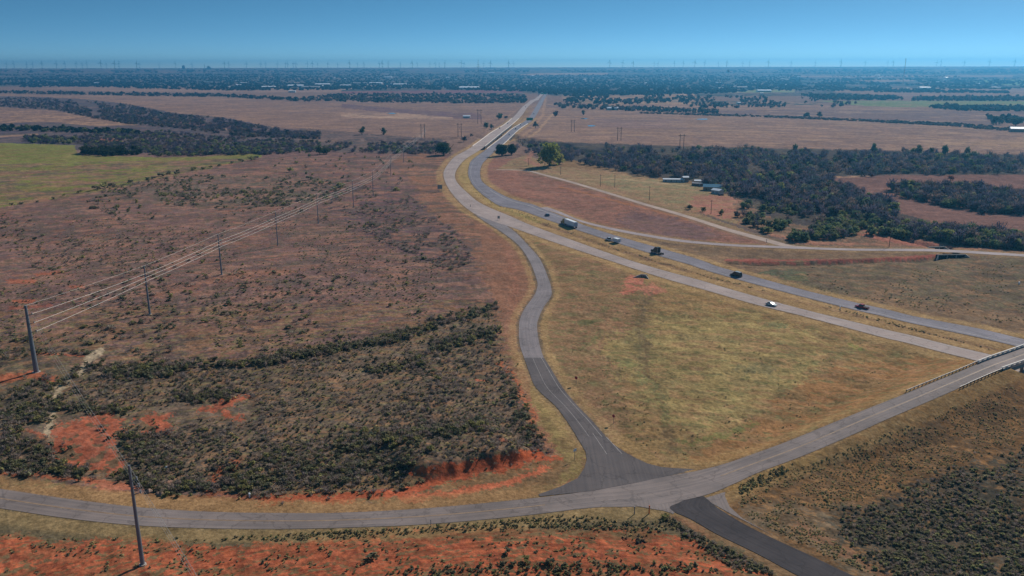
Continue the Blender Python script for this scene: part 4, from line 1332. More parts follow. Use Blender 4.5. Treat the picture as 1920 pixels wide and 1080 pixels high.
TOWN = [(0, 146), (120, 143), (240, 141), (470, 139), (700, 138), (1000, 141), (1280, 140), (1500, 141), (1500, 166), (1340, 176), (1060, 181), (990, 172), (800, 168), (640, 169), (420, 170), (250, 166), (130, 162), (0, 160)]
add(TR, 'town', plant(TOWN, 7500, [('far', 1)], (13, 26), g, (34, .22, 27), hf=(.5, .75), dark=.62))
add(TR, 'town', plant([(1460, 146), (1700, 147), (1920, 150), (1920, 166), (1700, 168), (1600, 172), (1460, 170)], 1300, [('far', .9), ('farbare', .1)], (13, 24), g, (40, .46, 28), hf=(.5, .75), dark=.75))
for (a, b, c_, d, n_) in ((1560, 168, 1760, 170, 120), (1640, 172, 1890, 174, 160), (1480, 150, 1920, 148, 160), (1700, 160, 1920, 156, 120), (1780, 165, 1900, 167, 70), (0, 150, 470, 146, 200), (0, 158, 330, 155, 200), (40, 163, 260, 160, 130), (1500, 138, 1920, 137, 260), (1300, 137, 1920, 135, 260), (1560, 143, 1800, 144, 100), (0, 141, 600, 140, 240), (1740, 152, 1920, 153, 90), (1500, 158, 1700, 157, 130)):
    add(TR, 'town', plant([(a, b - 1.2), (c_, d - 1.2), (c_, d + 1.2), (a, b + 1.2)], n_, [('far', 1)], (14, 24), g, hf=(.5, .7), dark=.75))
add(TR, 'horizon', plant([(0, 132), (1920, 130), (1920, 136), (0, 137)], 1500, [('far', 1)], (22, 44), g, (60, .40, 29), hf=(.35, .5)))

# single trees one can point at -----------------------------------------
SPEC = [  # px, py of foot, width m, height factor, template set, colour, label
    (1030, 313, 27, .95, 'BIG', C(116, 118, 56), 'big round olive-green cottonwood standing alone between the river wood and the gravel road'),
    (941, 293, 19, .75, 'BIG', C(48, 58, 38), 'dark green rounded tree beside the eastbound highway curve, left one of a touching pair'),
    (959, 291, 15, .9, 'BIG', C(54, 62, 40), 'dark green tree beside the eastbound highway curve, right one of a touching pair'),
    (832, 290, 25, .62, 'BIG', C(46, 58, 40), 'dark green wide tree on the left side of the highway before the river bridge'),
    (1048, 310, 15, .8, 'BIG', C(128, 122, 72), 'paler leaning tree growing against the right side of the big lone cottonwood'),
]
SPECT = {}


def limbs(height, seed, rad):
    gg = random.Random(seed)
    mb = MB()
    mb.rod((0, 0, -.3), (.03 * height, .02 * height, height * .42), rad, rad * .6, 8)
    for k in range(6):
        t = k * 1.05 + gg.uniform(-.3, .3)
        a = (.02 * height, .015 * height, height * gg.uniform(.22, .42))
        b = (math.cos(t) * height * .27, math.sin(t) * height * .27, height * gg.uniform(.5, .8))
        mb.rod(a, b, rad * .42, rad * .12, 6)
    return mb


for i, (px_, py_, w_, hf_, kd, cc, lab) in enumerate(SPEC):
    p = P(px_, py_)
    root = empty('tree', (p[0], p[1], hz(p[0], p[1])), i * 1.3)
    tag(root, lab, 'tree')
    tv, tf, ts = T_BIG[i % 3]
    V = tv.copy()
    V[:, :2] *= w_
    V[:, 2] *= w_ * hf_
    sh = np.repeat(ts, 4)
    me = new_mesh('crown', V, tf, (VG * .75 * cc[None] * np.where(sh > 0, sh, -sh * .5)[:, None]).astype(np.float32), False, (M_leaf,))
    link('crown', me, root)
    limbs(w_ * hf_, i, w_ * .032).obj('trunk', M_bark, root)


def emit_shared(recs, name, cat, labels, groups, meshes={}):
    """plants that show largest: objects of their own, sharing a few meshes"""
    for region, r in recs:
        x, y, z, w_, hf_, rot, kd, var, tone = r
        cs = KINDS[kd][1]
        ci = int(np.argmin([np.abs(np.array(c / c.sum()) - tone / tone.sum()).sum() for c in cs]))
        key = (name, kd, var, ci)
        if key not in meshes:
            tv, tf, ts = KINDS[kd][0][var]
            sh = np.repeat(ts, 4)
            meshes[key] = new_mesh('crown', tv, tf, (cs[ci][None] * .95 * np.where(sh > 0, sh, -sh * .55)[:, None]).astype(np.float32), False, (M_leaf,))
        o = link(name, meshes[key], None, (x, y, z), rot)
        o.scale = (w_, w_, w_ * hf_)
        tag(o, labels[region], cat, groups[region])


def split(recs, n, floor=0):
    d = np.array([r[1][3] / math.hypot(r[1][0], r[1][1]) for r in recs])
    p = sheet(np.array([r[1][0] for r in recs]), np.array([r[1][1] for r in recs]), np.array([r[1][2] for r in recs]))
    ok = (p[0] > 5) & (p[0] < W - 5) & (p[1] > 100) & (p[1] < H - 5)
    o = np.argsort(-(d * ok))
    top = set(o[:n].tolist())
    return [recs[i] for i in o[:n]], [r for i, r in enumerate(recs) if i not in top]


SHL = {
    'thicket': ('grey-brown leafless shrub in the dark thicket between the left pole line and the ramp', 'shrubs of the dark thicket'),
    'line': ('grey-green shrub in a dark line of brush along a gully edge, left of the ramp', 'shrubs along the gullies'),
    'left': ('scrubby bush near the left edge around the tall steel pole and dirt track', 'bushes near the tall steel pole'),
    'prairie': ('low round shrub scattered on the reddish prairie under the power line', 'shrubs on the reddish prairie'),
    'band': ('grey-green mesquite shrub in the band of brush just below the green field', 'shrubs below the green field'),
    'purple': ('low dusky shrub in the purple-brown patch left of the highway curve', 'shrubs of the purple-brown patch'),
    'upper': ('lone bush on the upper mauve prairie between green field and highway', 'bushes of the upper prairie'),
    'fence': ('dark bush on the fence line along the lower edge of the green field', 'bushes along the green field edge'),
    'lone': ('larger rounded green shrub standing clear of others on the left prairie', 'larger shrubs on the left prairie'),
    'lone near': ('rounded green shrub beside the bare red soil near the crossroads', 'shrubs beside the bare red soil'),
    'lower right': ('small dark tussock on the brushy slope in the lower right corner', 'tussocks of the lower right slope'),
    'right shelf': ('dry grass clump on the shoulder below the rising overpass road', 'grass clumps below the overpass road'),
    'bottom': ('small dry clump on the orange eroded soil at the bottom edge', 'clumps on the orange soil'),
    'junction': ('dark weed clump beside the black asphalt side road', 'weeds beside the side road'),
    'meadow': ('small tuft in the yellow meadow between ramp and overpass road', 'tufts in the yellow meadow'),
    'median': ('small tuft in the grassy median between the two highway carriageways', 'tufts in the highway median'),
    'right field': ('low tuft in the brown field right of the highway', 'tufts in the right field')}
FEW = ('bottom', 'meadow', 'median', 'right field', 'junction', 'right shelf', 'lower right')
keep_ = [r for r in SH if r[0] not in FEW]
rest0 = [r for r in SH if r[0] in FEW]
big, rest1 = split(keep_, 290)
emit_shared(big, 'shrub', 'shrub', {k: v[0] for k, v in SHL.items()}, {k: v[1] for k, v in SHL.items()})
o = scatter('brush_cover', [r for _, r in rest1])
tag(o, 'low grey-brown and olive brush spread over the land left of the highway', 'brush', kind='stuff')
o = scatter('grass_tufts', [r for _, r in rest0])
tag(o, 'dry grass tufts and weeds scattered along the road slopes and bare soil', 'grass', kind='stuff')

TRL = {
    'river wood': ('bare grey-purple tree within the wide river wood right of the highway', 'trees of the river wood'),
    'mesquite': ('green mesquite tree in the open grove above the frontage road junction', 'mesquite trees above the frontage road'),
    'east wood': ('bare dark tree in the separate copse at the right edge beyond the brown field', 'trees of the right copse'),
    'creek wood': ('bare tree of the wooded creek crossing the upper left', 'trees of the upper left creek'),
    'left row': ('dark green tree in the row above the green field', 'trees above the green field'),
    'left scrub': ('scrubby tree in the belt of woods behind the green field and prairie', 'trees of the left belt'),
    'far wood': ('distant tree in the tree belt left of the far highway bend', 'trees of the far belt'),
    'far wood right': ('distant tree in the belts right of the far highway', 'trees right of the far highway'),
    'hedge': ('small tree of the thin hedge line crossing the right prairie', 'trees of the hedge line'),
    'town': ('bluish distant tree among the town roofs', 'town trees'),
    'horizon': ('tiny tree near the horizon', 'trees near the horizon')}
big, rest = split(TR, 285)
emit_shared(big, 'tree', 'tree', {k: v[0] for k, v in TRL.items()}, {k: v[1] for k, v in TRL.items()})
near_ = [r for k, r in rest if k not in ('town', 'horizon', 'far wood', 'far wood right')]
far_ = [r for k, r in rest if k in ('town', 'horizon', 'far wood', 'far wood right')]
o = scatter('woods', near_)
tag(o, 'mass of bare and green trees along the river and creek', 'woods', kind='stuff')
o = scatter('far_woods', far_)
tag(o, 'hazy mass of trees around the distant town', 'woods', kind='stuff')
# the dark oval cedar thicket by the green field
cl = []
for i in range(46):
    a, rr_ = g.uniform(0, 6.28), math.sqrt(g.uniform(0, 1))
    p = P(203 + 60 * rr_ * math.cos(a), 288 + 5.0 * rr_ * math.sin(a))
    cl.append((p[0], p[1], 0, g.uniform(9, 13), g.uniform(.75, 1.0), g.uniform(0, 6), 'cedar', int(g.integers(4)), KINDS['cedar'][1][g.integers(2)] * .8))
for q in cl:
    tag_ = ('dark evergreen in the oval clump at the top of the green field', 'evergreens of the oval clump')
emit_shared([('c', q) for q in cl], 'evergreen_tree', 'tree', {'c': 'dark evergreen tree packed into the oval clump at the top of the green field'}, {'c': 'evergreens of the oval clump'})
ONE = [(600, 290, 13, .9, C(58, 66, 44), 'dark olive tree at the right end of the belt behind the prairie, first of two'),
       (612, 289, 15, .85, C(64, 70, 46), 'dark olive tree beside another at the belt behind the mauve prairie, the wider one'),
       (679, 253, 14, 1.1, C(66, 72, 50), 'small conical tree standing above the creek brush on the left prairie edge'),
       (720, 253, 12, 1.2, C(62, 70, 52), 'narrow upright tree above the creek brush, between the field and the highway'),
       (935, 224, 18, .9, C(60, 78, 60), 'round green tree beside the far highway on its left'),
       (912, 241, 13, 1.0, C(62, 76, 58), 'green tree left of the highway before the bridge'),
       (922, 242, 9, 1.1, C(66, 72, 60), 'smaller green tree left of the highway beside a larger one'),
       (949, 222, 9, .9, C(46, 56, 52), 'small dark bush-like tree close to the left edge of the far highway'),
       (870, 266, 12, .8, C(64, 62, 66), 'greyish rounded tree at the left foot of the river bridge'),
       (884, 256, 7, .8, C(70, 70, 68), 'little grey tree near the left side of the river bridge'),
       (1041, 219, 15, 1.1, C(78, 72, 76), 'bare grey tree at the left edge of the right-hand prairie'),
       (1094, 216, 11, 1.2, C(60, 70, 58), 'slim tree above the first stock pond'),
       (1004, 240, 12, 1.1, C(62, 72, 62), 'dark tree right of the highway below the green road sign'),
       (1513, 220, 17, 1.0, C(58, 66, 62), 'dark tree rising from the hedge line on the right prairie, the left of two'),
       (1536, 221, 14, 1.1, C(58, 66, 62), 'dark tree rising from the hedge line on the right prairie, the right of two'),
       (1868, 234, 26, .75, C(56, 68, 62), 'broad dark tree near the right edge beside the hedge end'),
       (1904, 236, 26, .8, C(58, 70, 60), 'broad dark tree at the right edge beyond the hedge end'),
       (1491, 287, 9, 1.5, C(70, 80, 56), 'narrow green poplar above the top edge of the river wood, far left of the six'),
       (1637, 291, 11, 1.5, C(66, 78, 54), 'narrow green poplar above the river wood, second from left'),
       (1712, 291, 10, 1.4, C(80, 86, 58), 'yellowish poplar above the river wood, third from left'),
       (1723, 291, 10, 1.5, C(70, 78, 54), 'green poplar close beside a yellowish one above the river wood'),
       (1745, 292, 9, 1.3, C(84, 84, 58), 'short yellow-green poplar above the river wood'),
       (1772, 293, 11, 1.6, C(64, 78, 54), 'tallest narrow green poplar above the river wood at right'),
       (1813, 293, 9, 1.5, C(76, 84, 60), 'pale narrow poplar above the river wood, rightmost of all'),
       (1287, 322, 13, .9, C(104, 98, 58), 'yellow-green tree in the river wood above the white trailer house'),
       (1325, 318, 9, .8, C(124, 104, 56), 'small golden tree in the river wood above the homestead'),
       (1228, 318, 12, .9, C(92, 90, 54), 'yellowish tree inside the river wood, left of the golden one'),
       (1352, 404, 5.5, 1.0, C(92, 94, 60), 'small green tree by itself on the slope beside the gravel road'),
       (1383, 408, 6, 1.0, C(88, 76, 70), 'small bare tree at the left end of the mesquite grove'),
       (1318, 397, 6, .7, C(80, 82, 56), 'low green shrub-like tree in the row beside the gravel road'),
       (1292, 393, 7, .6, C(84, 80, 62), 'low greyish tree at the left end of the row beside the gravel road'),
       (1782, 338, 7, 1.1, C(120, 78, 60), 'small rust-brown tree standing alone in the brown field at right')]
for i, (px_, py_, w_, hf_, cc, lab) in enumerate(ONE):
    p = P(px_, py_)
    root = empty('tree', (p[0], p[1], 0), i * .9)
    tag(root, lab, 'tree')
    tv, tf, ts = T_TREE[i % 6]
    V = tv.copy()
    V[:, :2] *= w_
    V[:, 2] *= w_ * hf_
    sh = np.repeat(ts, 4)
    link('crown', new_mesh('crown', V, tf, (VG * .75 * cc[None] * np.where(sh > 0, sh, -sh * .5)[:, None]).astype(np.float32), False, (M_leaf,)), root)
    limbs(w_ * hf_ * .9, i, w_ * .022).obj('trunk', M_bark, root)

# ------------------------------------------------------------------ power line
M_steel = mat('galvanised_steel', (.20, .22, .25), .55, .3, noise=.2, nscale=.7)
M_wood = mat('weathered_wood', (.12, .10, .09), .9, noise=.3, nscale=2)
M_wire = mat('aluminium_cable', (.42, .40, .37), .55, .2)
M_insul = mat('grey_polymer', (.30, .31, .33), .5)
M_conc = mat('concrete', tuple(C(158, 148, 138)), .85, noise=.2, nscale=.5)
POLES = [((9, 35), 23, .45, .26), ((268, 1062), 22.8, .46, .26), ((68, 696), 23.9, .85, .42), ((281, 588), 21.2, .46, .24), ((416, 517), 20.5, .42, .22), ((521, 460), 20, .3, .17), ((597, 420), 20, .3, .17), ((663, 390), 20, .3, .17),
         ((700, 367), 20, .3, .17), ((733, 330), 20, .3, .17), ((757, 305), 20, .3, .17), ((779, 284), 20, .3, .17), ((797, 266), 20, .3, .17)]
PL = ['', 'grey steel pole in the foreground standing on orange soil beside the cross road', 'thickest grey steel pole at the left edge where the power line turns',
      'second steel pole of the line going away from the thick corner pole', 'third steel pole of the line, in the middle of the reddish prairie', 'fourth steel pole along the receding power line',
      'fifth steel pole along the receding power line', 'sixth steel pole along the receding power line', 'seventh steel pole along the receding power line, right of the brush band',
      'eighth steel pole along the receding power line', 'ninth steel pole along the receding power line', 'tenth steel pole, near the top end of the prairie', 'last visible steel pole, at the edge of the creek woods']
att = []
for i, (pp, hgt_, r0, r1) in enumerate(POLES):
    p = np.array([9.0, 35.0, 0]) if i == 0 else P(*pp, 0)
    z0 = hz(p[0], p[1])
    if i == 0:
        at_ = [(-.0, hgt_)] + [(1.3, hgt_ - 3), (1.3, hgt_ - 5), (1.3, hgt_ - 7)]
    root = None
    offs = [(0, hgt_)] + ([(1.9, 21.0), (2.1, 17.9), (2.4, 14.9)] if i == 2 else [(1.3, hgt_ - 3.0), (1.5, hgt_ - 4.5), (1.7, hgt_ - 6.0)])
    if i > 0:
        root = empty('power_pole', (p[0], p[1], z0))
        tag(root, PL[i], 'power pole', 'steel poles of the power line')
        mb = MB()
        N = 5
        for k in range(N):
            a, b = k / N, (k + 1) / N
            mb.rod((0, 0, hgt_ * a), (0, 0, hgt_ * b), r0 + (r1 - r0) * a, r0 + (r1 - r0) * b, 12, k in (0, N - 1))
        mb.obj('shaft', M_steel, root)
        MB().rod((0, 0, -.3), (0, 0, .25), r0 * 1.7, r0 * 1.6, 14).obj('footing', M_conc, root)
        for ox, oz in offs[1:]:
            arm = MB().rod((r1, 0, oz - .5), (ox - .2, 0, oz - .1), .12, .08, 6).obj('crossarm', M_steel, root)
            ins = MB()
            for q in range(5):
                ins.rod((ox - .1, 0, oz - .25 + q * .16), (ox - .1, 0, oz - .17 + q * .16), .17, .17, 8)
            ins.rod((ox - .1, 0, oz - .3), (ox - .1, 0, oz + .55), .06, .06, 6)
            ins.obj('insulator', M_insul, arm)
    att.append([np.array([p[0] + ox, p[1], z0 + oz]) for ox, oz in offs])
names = ['thin upper shield cable of the power line', 'top conductor cable of the power line', 'middle conductor cable of the power line', 'lowest conductor cable of the power line']


def span_pts(a, b, sag, n=14):
    return [tuple(a + (b - a) * t - np.array([0, 0, sag * 4 * t * (1 - t)])) for t in np.linspace(0, 1, n)]


for c in range(4):
    for rng_, rad, ext in (((2, len(att) - 1), .032 if c == 0 else .056, ' receding from the thick corner pole'), ((0, 2), .014 if c == 0 else .02, ' between the corner pole and the foreground pole')):
        pts = []
        for i in range(*rng_):
            L_ = np.linalg.norm(att[i + 1][c] - att[i][c])
            pts += span_pts(att[i][c], att[i + 1][c], L_ * L_ / 13000 * (0.8 if c == 0 else 1))[: (14 if i == rng_[1] - 1 else 13)]
        o = MB().tube(pts, rad, 5).obj('power_cable', M_wire)
        tag(o, names[c] + ext, 'cable', 'power line cables')


def h_frame(px_, py_, h_, w_, lab, arms=True):
    p = P(px_, py_, 0)
    root = empty('utility_structure', (p[0], p[1], hz(p[0], p[1])), .1)
    tag(root, lab, 'power pole')
    for s in (-1, 1):
        MB().rod((s * w_ / 2, 0, -.3), (s * w_ / 2, 0, h_), .42, .3, 8).obj('post', M_wood, root)
    MB().box(-w_ * .9, w_ * .9, -.2, .2, h_ - 2.2, h_ - 1.7).obj('crossarm', M_wood, root)
    mb = MB()
    mb.rod((-w_ / 2, .3, h_ * .55), (w_ / 2, .3, h_ * .8), .1)
    mb.rod((w_ / 2, .35, h_ * .55), (-w_ / 2, .35, h_ * .8), .1)
    mb.obj('brace', M_wood, root)


h_frame(1161, 263, 19, 5.0, 'wooden two-post power structure standing on the right prairie, nearest the river wood')
h_frame(1074, 247, 19, 5.0, 'wooden two-post power structure below the stock ponds')
h_frame(899, 232, 26, 6.0, 'tall two-post power structure left of the highway')
h_frame(862, 256, 22, 5.0, 'faint two-post power structure on the left prairie near the bridge')
h_frame(1278, 278, 18, 5.0, 'two-post power structure at the top edge of the river wood')
h_frame(793, 258, 20, 5.0, 'faint two-post power structure above the creek brush')


def gantry(px_, py_):
    p = P(px_, py_, 0)
    root = empty('sign_frame', (p[0], p[1], hz(p[0], p[1])))
    tag(root, 'dark double H-shaped timber frame right of the river bridge', 'frame')
    for x in (-4.2, -1.4, 1.8, 4.6):
        MB().rod((x, 0, -.2), (x, 0, 7), .3, .28, 8).obj('post', M_wood, root)
    MB().box(-4.6, 5, -.15, .15, 5.8, 6.3).obj('beam', M_wood, root)
    MB().box(-4.4, -1.2, .2, .4, 2.6, 3.1).obj('rail', M_wood, root)
    MB().box(1.6, 4.8, .2, .4, 2.6, 3.1).obj('rail', M_wood, root)


gantry(978, 263)


def small_pole(px_, py_, h_, lab, arm=True):
    p = P(px_, py_, 0)
    root = empty('utility_pole', (p[0], p[1], hz(p[0], p[1])), .6)
    tag(root, lab, 'utility pole', 'wooden utility poles by the gravel road')
    MB().rod((0, 0, -.3), (0, 0, h_), .2, .14, 8).obj('post', M_wood, root)
    if arm:
        a = MB().box(-1.2, 1.2, -.07, .07, h_ - .9, h_ - .75).obj('crossarm', M_wood, root)
        ins = MB()
        for x in (-1.05, 0, 1.05):
            ins.rod((x, 0, h_ - .75), (x, 0, h_ - .5), .08, .05, 6)
        ins.obj('insulator', M_insul, a)


small_pole(1125.5, 349, 10.5, 'wooden utility pole beside the gravel road, left one of a pair near the lone cottonwood')
small_pole(1152.5, 350, 11, 'wooden utility pole beside the gravel road, right one of a pair near the lone cottonwood')
small_pole(1217.5, 374, 11, 'wooden utility pole between the gravel road and the homestead meadow')
small_pole(1333, 402, 10, 'wooden utility pole beside the lone small tree on the gravel road slope')
small_pole(1051, 327, 8, 'thin wooden pole just below the lone cottonwood')
small_pole(1667, 463, 9, 'thin wooden pole above the frontage road near the culvert')
small_pole(991, 311, 8, 'thin wooden pole left of the lone cottonwood')

# ------------------------------------------------------------------ signs and markers
M_sgreen = mat('sign_green', (.02, .22, .13), .5)
M_sred = mat('sign_red', (.38, .05, .06), .5)
M_swhite = mat('sign_white', (.75, .75, .75), .5)
M_salu = mat('sign_back_aluminium', (.26, .28, .27), .5, .3)
M_orange = mat('marker_orange', (.65, .16, .05), .6)


def sign(px_, py_, w_, h_, top, m, lab, rz=0.0, posts=2, shape=None, name='road_sign'):
    p = P(px_, py_, 0)
    root = empty(name, (p[0], p[1], hz(p[0], p[1])), rz)
    tag(root, lab, 'road sign')
    xs = [0] if posts == 1 else [-w_ * .35, w_ * .35]
    for x in xs:
        MB().rod((x, .06, -.2), (x, .06, top - .05), .06 if w_ < 2 else .12, None, 6).obj('post', M_steel, root)
    if shape == 'oct':
        V = [(w_ / 2 * math.cos(t), 0, top - h_ / 2 + w_ / 2 * math.sin(t)) for t in np.arange(8) * math.pi / 4 + math.pi / 8]
        mb = MB().add(V + [(a, -.03, c) for a, _, c in V], [tuple(range(8)), tuple(range(15, 7, -1))] + [(i, 8 + i, 8 + (i + 1) % 8, (i + 1) % 8) for i in range(8)])
    else:
        mb = MB().box(-w_ / 2, w_ / 2, -.04, .0, top - h_, top)
    mb.obj('panel', m, root)
    return root


sign(1080, 722, 1.1, 1.1, 3.0, M_sred, 'red octagonal sign beside the right edge of the ramp, the farther one', -.5, 1, 'oct')
sign(1150, 795, 1.0, 1.0, 2.9, M_sred, 'small red and purple sign in the meadow right of the ramp near the junction', -.7, 1, 'oct')
sign(1077.5, 862, .9, .75, 3.2, M_swhite, 'small pale sign on a post in the grass inside the left corner of the junction', .5, 1)
sign(825, 360, 4.0, 3.4, 6.0, M_salu, 'large sign seen from behind on two posts left of the highway curve', .1)
sign(935, 413, 1.6, 1.8, 3.0, M_salu, 'grey gore sign where the ramp leaves the westbound highway', .2)
sign(993, 231, 12, 5, 10, M_sgreen, 'wide green road sign on the right side of the highway past the river bridge', -.1)
# overhead gantry far down the highway
p = P(1018, 181, 0)
root = empty('overhead_sign', (p[0], p[1], 0), 0)
tag(root, 'overhead gantry with two green panels across the far highway', 'road sign')
for x in (-16, 12):
    MB().rod((x, 0, 0), (x, 0, 12), .5, None, 8).obj('post', M_steel, root)
MB().box(-16, 12, -.4, .4, 9.5, 10.6).obj('beam', M_steel, root)
MB().box(-7, 1, -.7, -.42, 8, 13).obj('panel', M_sgreen, root)
MB().box(3, 11, -.7, -.42, 8, 13).obj('panel', M_sgreen, root)


def marker(px_, py_, h_, m, lab, w_=.13, rz=0, cap=None):
    p = P(px_, py_, 0)
    root = empty('marker_post', (p[0], p[1], hz(p[0], p[1])), rz)
    tag(root, lab, 'marker post')
    MB().rod((0, 0, -.2), (0, 0, h_), w_, w_ * .85, 8).obj('post', m, root)
    MB().box(-w_ * 1.1, w_ * 1.1, -w_ * 1.1, w_ * 1.1, h_, h_ + .25, w_ * .3, w_ * .3).obj('cap', cap or m, root)


marker(1217, 963, 1.9, M_orange, 'orange utility marker post beside the cross road south of the junction', .15)
marker(1189.5, 964, 1.7, M_steel, 'grey marker post beside the cross road, left of the orange post', .12)
marker(468, 932, .9, M_swhite, 'short white post on the verge above the cross road', .2)
marker(808, 988, 1.6, M_steel, 'thin grey marker post below the cross road', .08)
marker(1575, 580, 1.1, M_swhite, 'small white reflector post in the highway median', .22)
marker(1607, 592, 1.0, M_steel, 'small grey reflector post in the highway median right of the white one', .12)
marker(1911, 531, 1.0, M_swhite, 'small white post in the field at the right edge', .35)
marker(882, 388, 1.6, M_salu, 'small post at the left edge of the westbound highway above the ramp', .2)
marker(1437, 455, 2.2, M_steel, 'post with a small sign at the frontage road junction', .14, cap=M_swhite)
marker(845, 296, 1.6, M_salu, 'small post left of the westbound highway near the dark tree', .2)

# ------------------------------------------------------------------ overpass
e = ROADS['cross']
cc = np.stack([(e[:, 0] + e[:, 2]) / 2, (e[:, 1] + e[:, 3]) / 2, e[:, 4]], 1)
d0 = np.hypot(cc[:, 0] - ab[0], cc[:, 1] - ab[1])
i0 = int(np.argmin(d0)) - 1
br = e[i0:]
root = empty('overpass_bridge', (float(cc[i0, 0]), float(cc[i0, 1]), 0))
tag(root, 'concrete overpass with low parapets at the right edge, carrying the cross road over the highway', 'bridge')
O = np.array([cc[i0, 0], cc[i0, 1], 0])


def side_strip(e_, which, off0, off1, z0, z1, org=O):
    """solid running along one edge of a road"""
    a = e_[:, 0:2] if which == 0 else e_[:, 2:4]
    b = e_[:, 2:4] if which == 0 else e_[:, 0:2]
    u = (a - b) / np.linalg.norm(a - b, axis=1)[:, None]
    V = []
    for p_, q_, z in zip(a, u, e_[:, 4]):
        for o_, zz in ((off0, z0), (off1, z0), (off1, z1), (off0, z1)):
            V.append((p_[0] + q_[0] * o_ - org[0], p_[1] + q_[1] * o_ - org[1], z + zz - org[2]))
    Fs = []
    n = len(a)
    for i in range(n - 1):
        for k in range(4):
            Fs.append((i * 4 + k, i * 4 + (k + 1) % 4, (i + 1) * 4 + (k + 1) % 4, (i + 1) * 4 + k))
    Fs += [(3, 2, 1, 0), tuple((n - 1) * 4 + k for k in range(4))]
    return MB().add(V, Fs)


def resample(e_, step):
    c_ = (e_[:, 0:2] + e_[:, 2:4]) / 2
    s = np.concatenate([[0], np.cumsum(np.linalg.norm(np.diff(c_, axis=0), axis=1))])
    t = np.arange(0, s[-1], step)
    return np.stack([np.interp(t, s, e_[:, k]) for k in range(5)], 1)


M_par = mat('parapet_concrete', tuple(C(206, 196, 184)), .8, noise=.15, nscale=.8)
M_gird = mat('painted_steel_girder', (.10, .20, .24), .6)
brs = resample(br, 3.0)
for w_ in (0, 1):
    side_strip(brs, w_, .0, .45, .0, .30).obj('kerb', M_conc, root)
    side_strip(brs, w_, .05, .4, .72, 1.02).obj('parapet_rail', M_par, root)
    pm = MB().box(-.28, .28, -.28, .28, .3, .74).mesh('parapet_post', (M_par,))
    for q in brs[:30]:
        a = q[0:2] if w_ == 0 else q[2:4]
        b = q[2:4] if w_ == 0 else q[0:2]
        u = (a - b) / np.linalg.norm(a - b)
        p_ = a + u * .22
        link('parapet_post', pm, root, (p_[0] - O[0], p_[1] - O[1], q[4]))
    side_strip(brs, w_, -.6, .30, -1.7, -.35).obj('girder', M_gird, root)
    side_strip(brs, w_, -1.2, .5, -.35, -.02).obj('deck_edge', M_conc, root)
mid = brs.copy()
ctr = (mid[:, 0:2] + mid[:, 2:4]) / 2
mid[:, 0:2] = ctr + (mid[:, 0:2] - ctr) * .8
mid[:, 2:4] = ctr + (mid[:, 2:4] - ctr) * .8
V, Fs = [], []
for i, q in enumerate(mid):
    V += [(q[0] - O[0], q[1] - O[1], q[4] - .08), (q[2] - O[0], q[3] - O[1], q[4] - .08), (q[2] - O[0], q[3] - O[1], q[4] - .34), (q[0] - O[0], q[1] - O[1], q[4] - .34)]
    if i:
        for k in range(4):
            Fs.append(((i - 1) * 4 + k, (i - 1) * 4 + (k + 1) % 4, i * 4 + (k + 1) % 4, i * 4 + k))
MB().add(V, Fs).obj('deck', M_conc, root)
for pp in ((1913, 702), (1990, 640), (2080, 606)):
    # columns stand where the deck passes over
    p_ = P(pp[0], pp[1], 0)
    k = int(np.argmin(np.hypot(ctr[:, 0] - p_[0], ctr[:, 1] - p_[1])))
    q = brs[k]
    a, b = q[0:2], q[2:4]
    zc = q[4] - 1.75
    bent = MB()
    for t in (.12, .5, .88):
        c_ = a + (b - a) * t
        MB().rod((c_[0] - O[0], c_[1] - O[1], -.4), (c_[0] - O[0], c_[1] - O[1], zc - .8), .5, None, 12).obj('column', M_conc, root)
    th_ = math.atan2(*(b - a)[::-1])
    L_ = np.linalg.norm(b - a) / 2
    m_ = (a + b) / 2
    bent.box(-L_, L_, -.6, .6, zc - .8, zc)
    o = bent.obj('cap_beam', M_conc, root, (m_[0] - O[0], m_[1] - O[1], 0), th_)

# guard rails on the approach
M_rail = mat('guard_rail_steel', (.42, .40, .37), .5, .4)
ap = resample(e[:i0 + 1], 2.0)
for w_, n_, lab in ((0, 20, 'steel guard rail with posts along the far side of the road climbing to the overpass'), (1, 13, 'steel guard rail with posts along the near side of the road climbing to the overpass')):
    seg = ap[-n_:]
    o0 = np.array([*((seg[0, 0:2] + seg[0, 2:4]) / 2), 0])
    root = empty('guard_rail', tuple(o0))
    tag(root, lab, 'guard rail')
    side_strip(seg, w_, .42, .50, .45, .80, o0).obj('rail', M_rail, root)
    for q in seg:
        a = q[0:2] if w_ == 0 else q[2:4]
        b = q[2:4] if w_ == 0 else q[0:2]
        u = (a - b) / np.linalg.norm(a - b)
        p_ = a + u * .6 - o0[:2]
        MB().box(p_[0] - .09, p_[0] + .09, p_[1] - .09, p_[1] + .09, q[4] - .6, q[4] + .8).obj('post', M_wood, root)

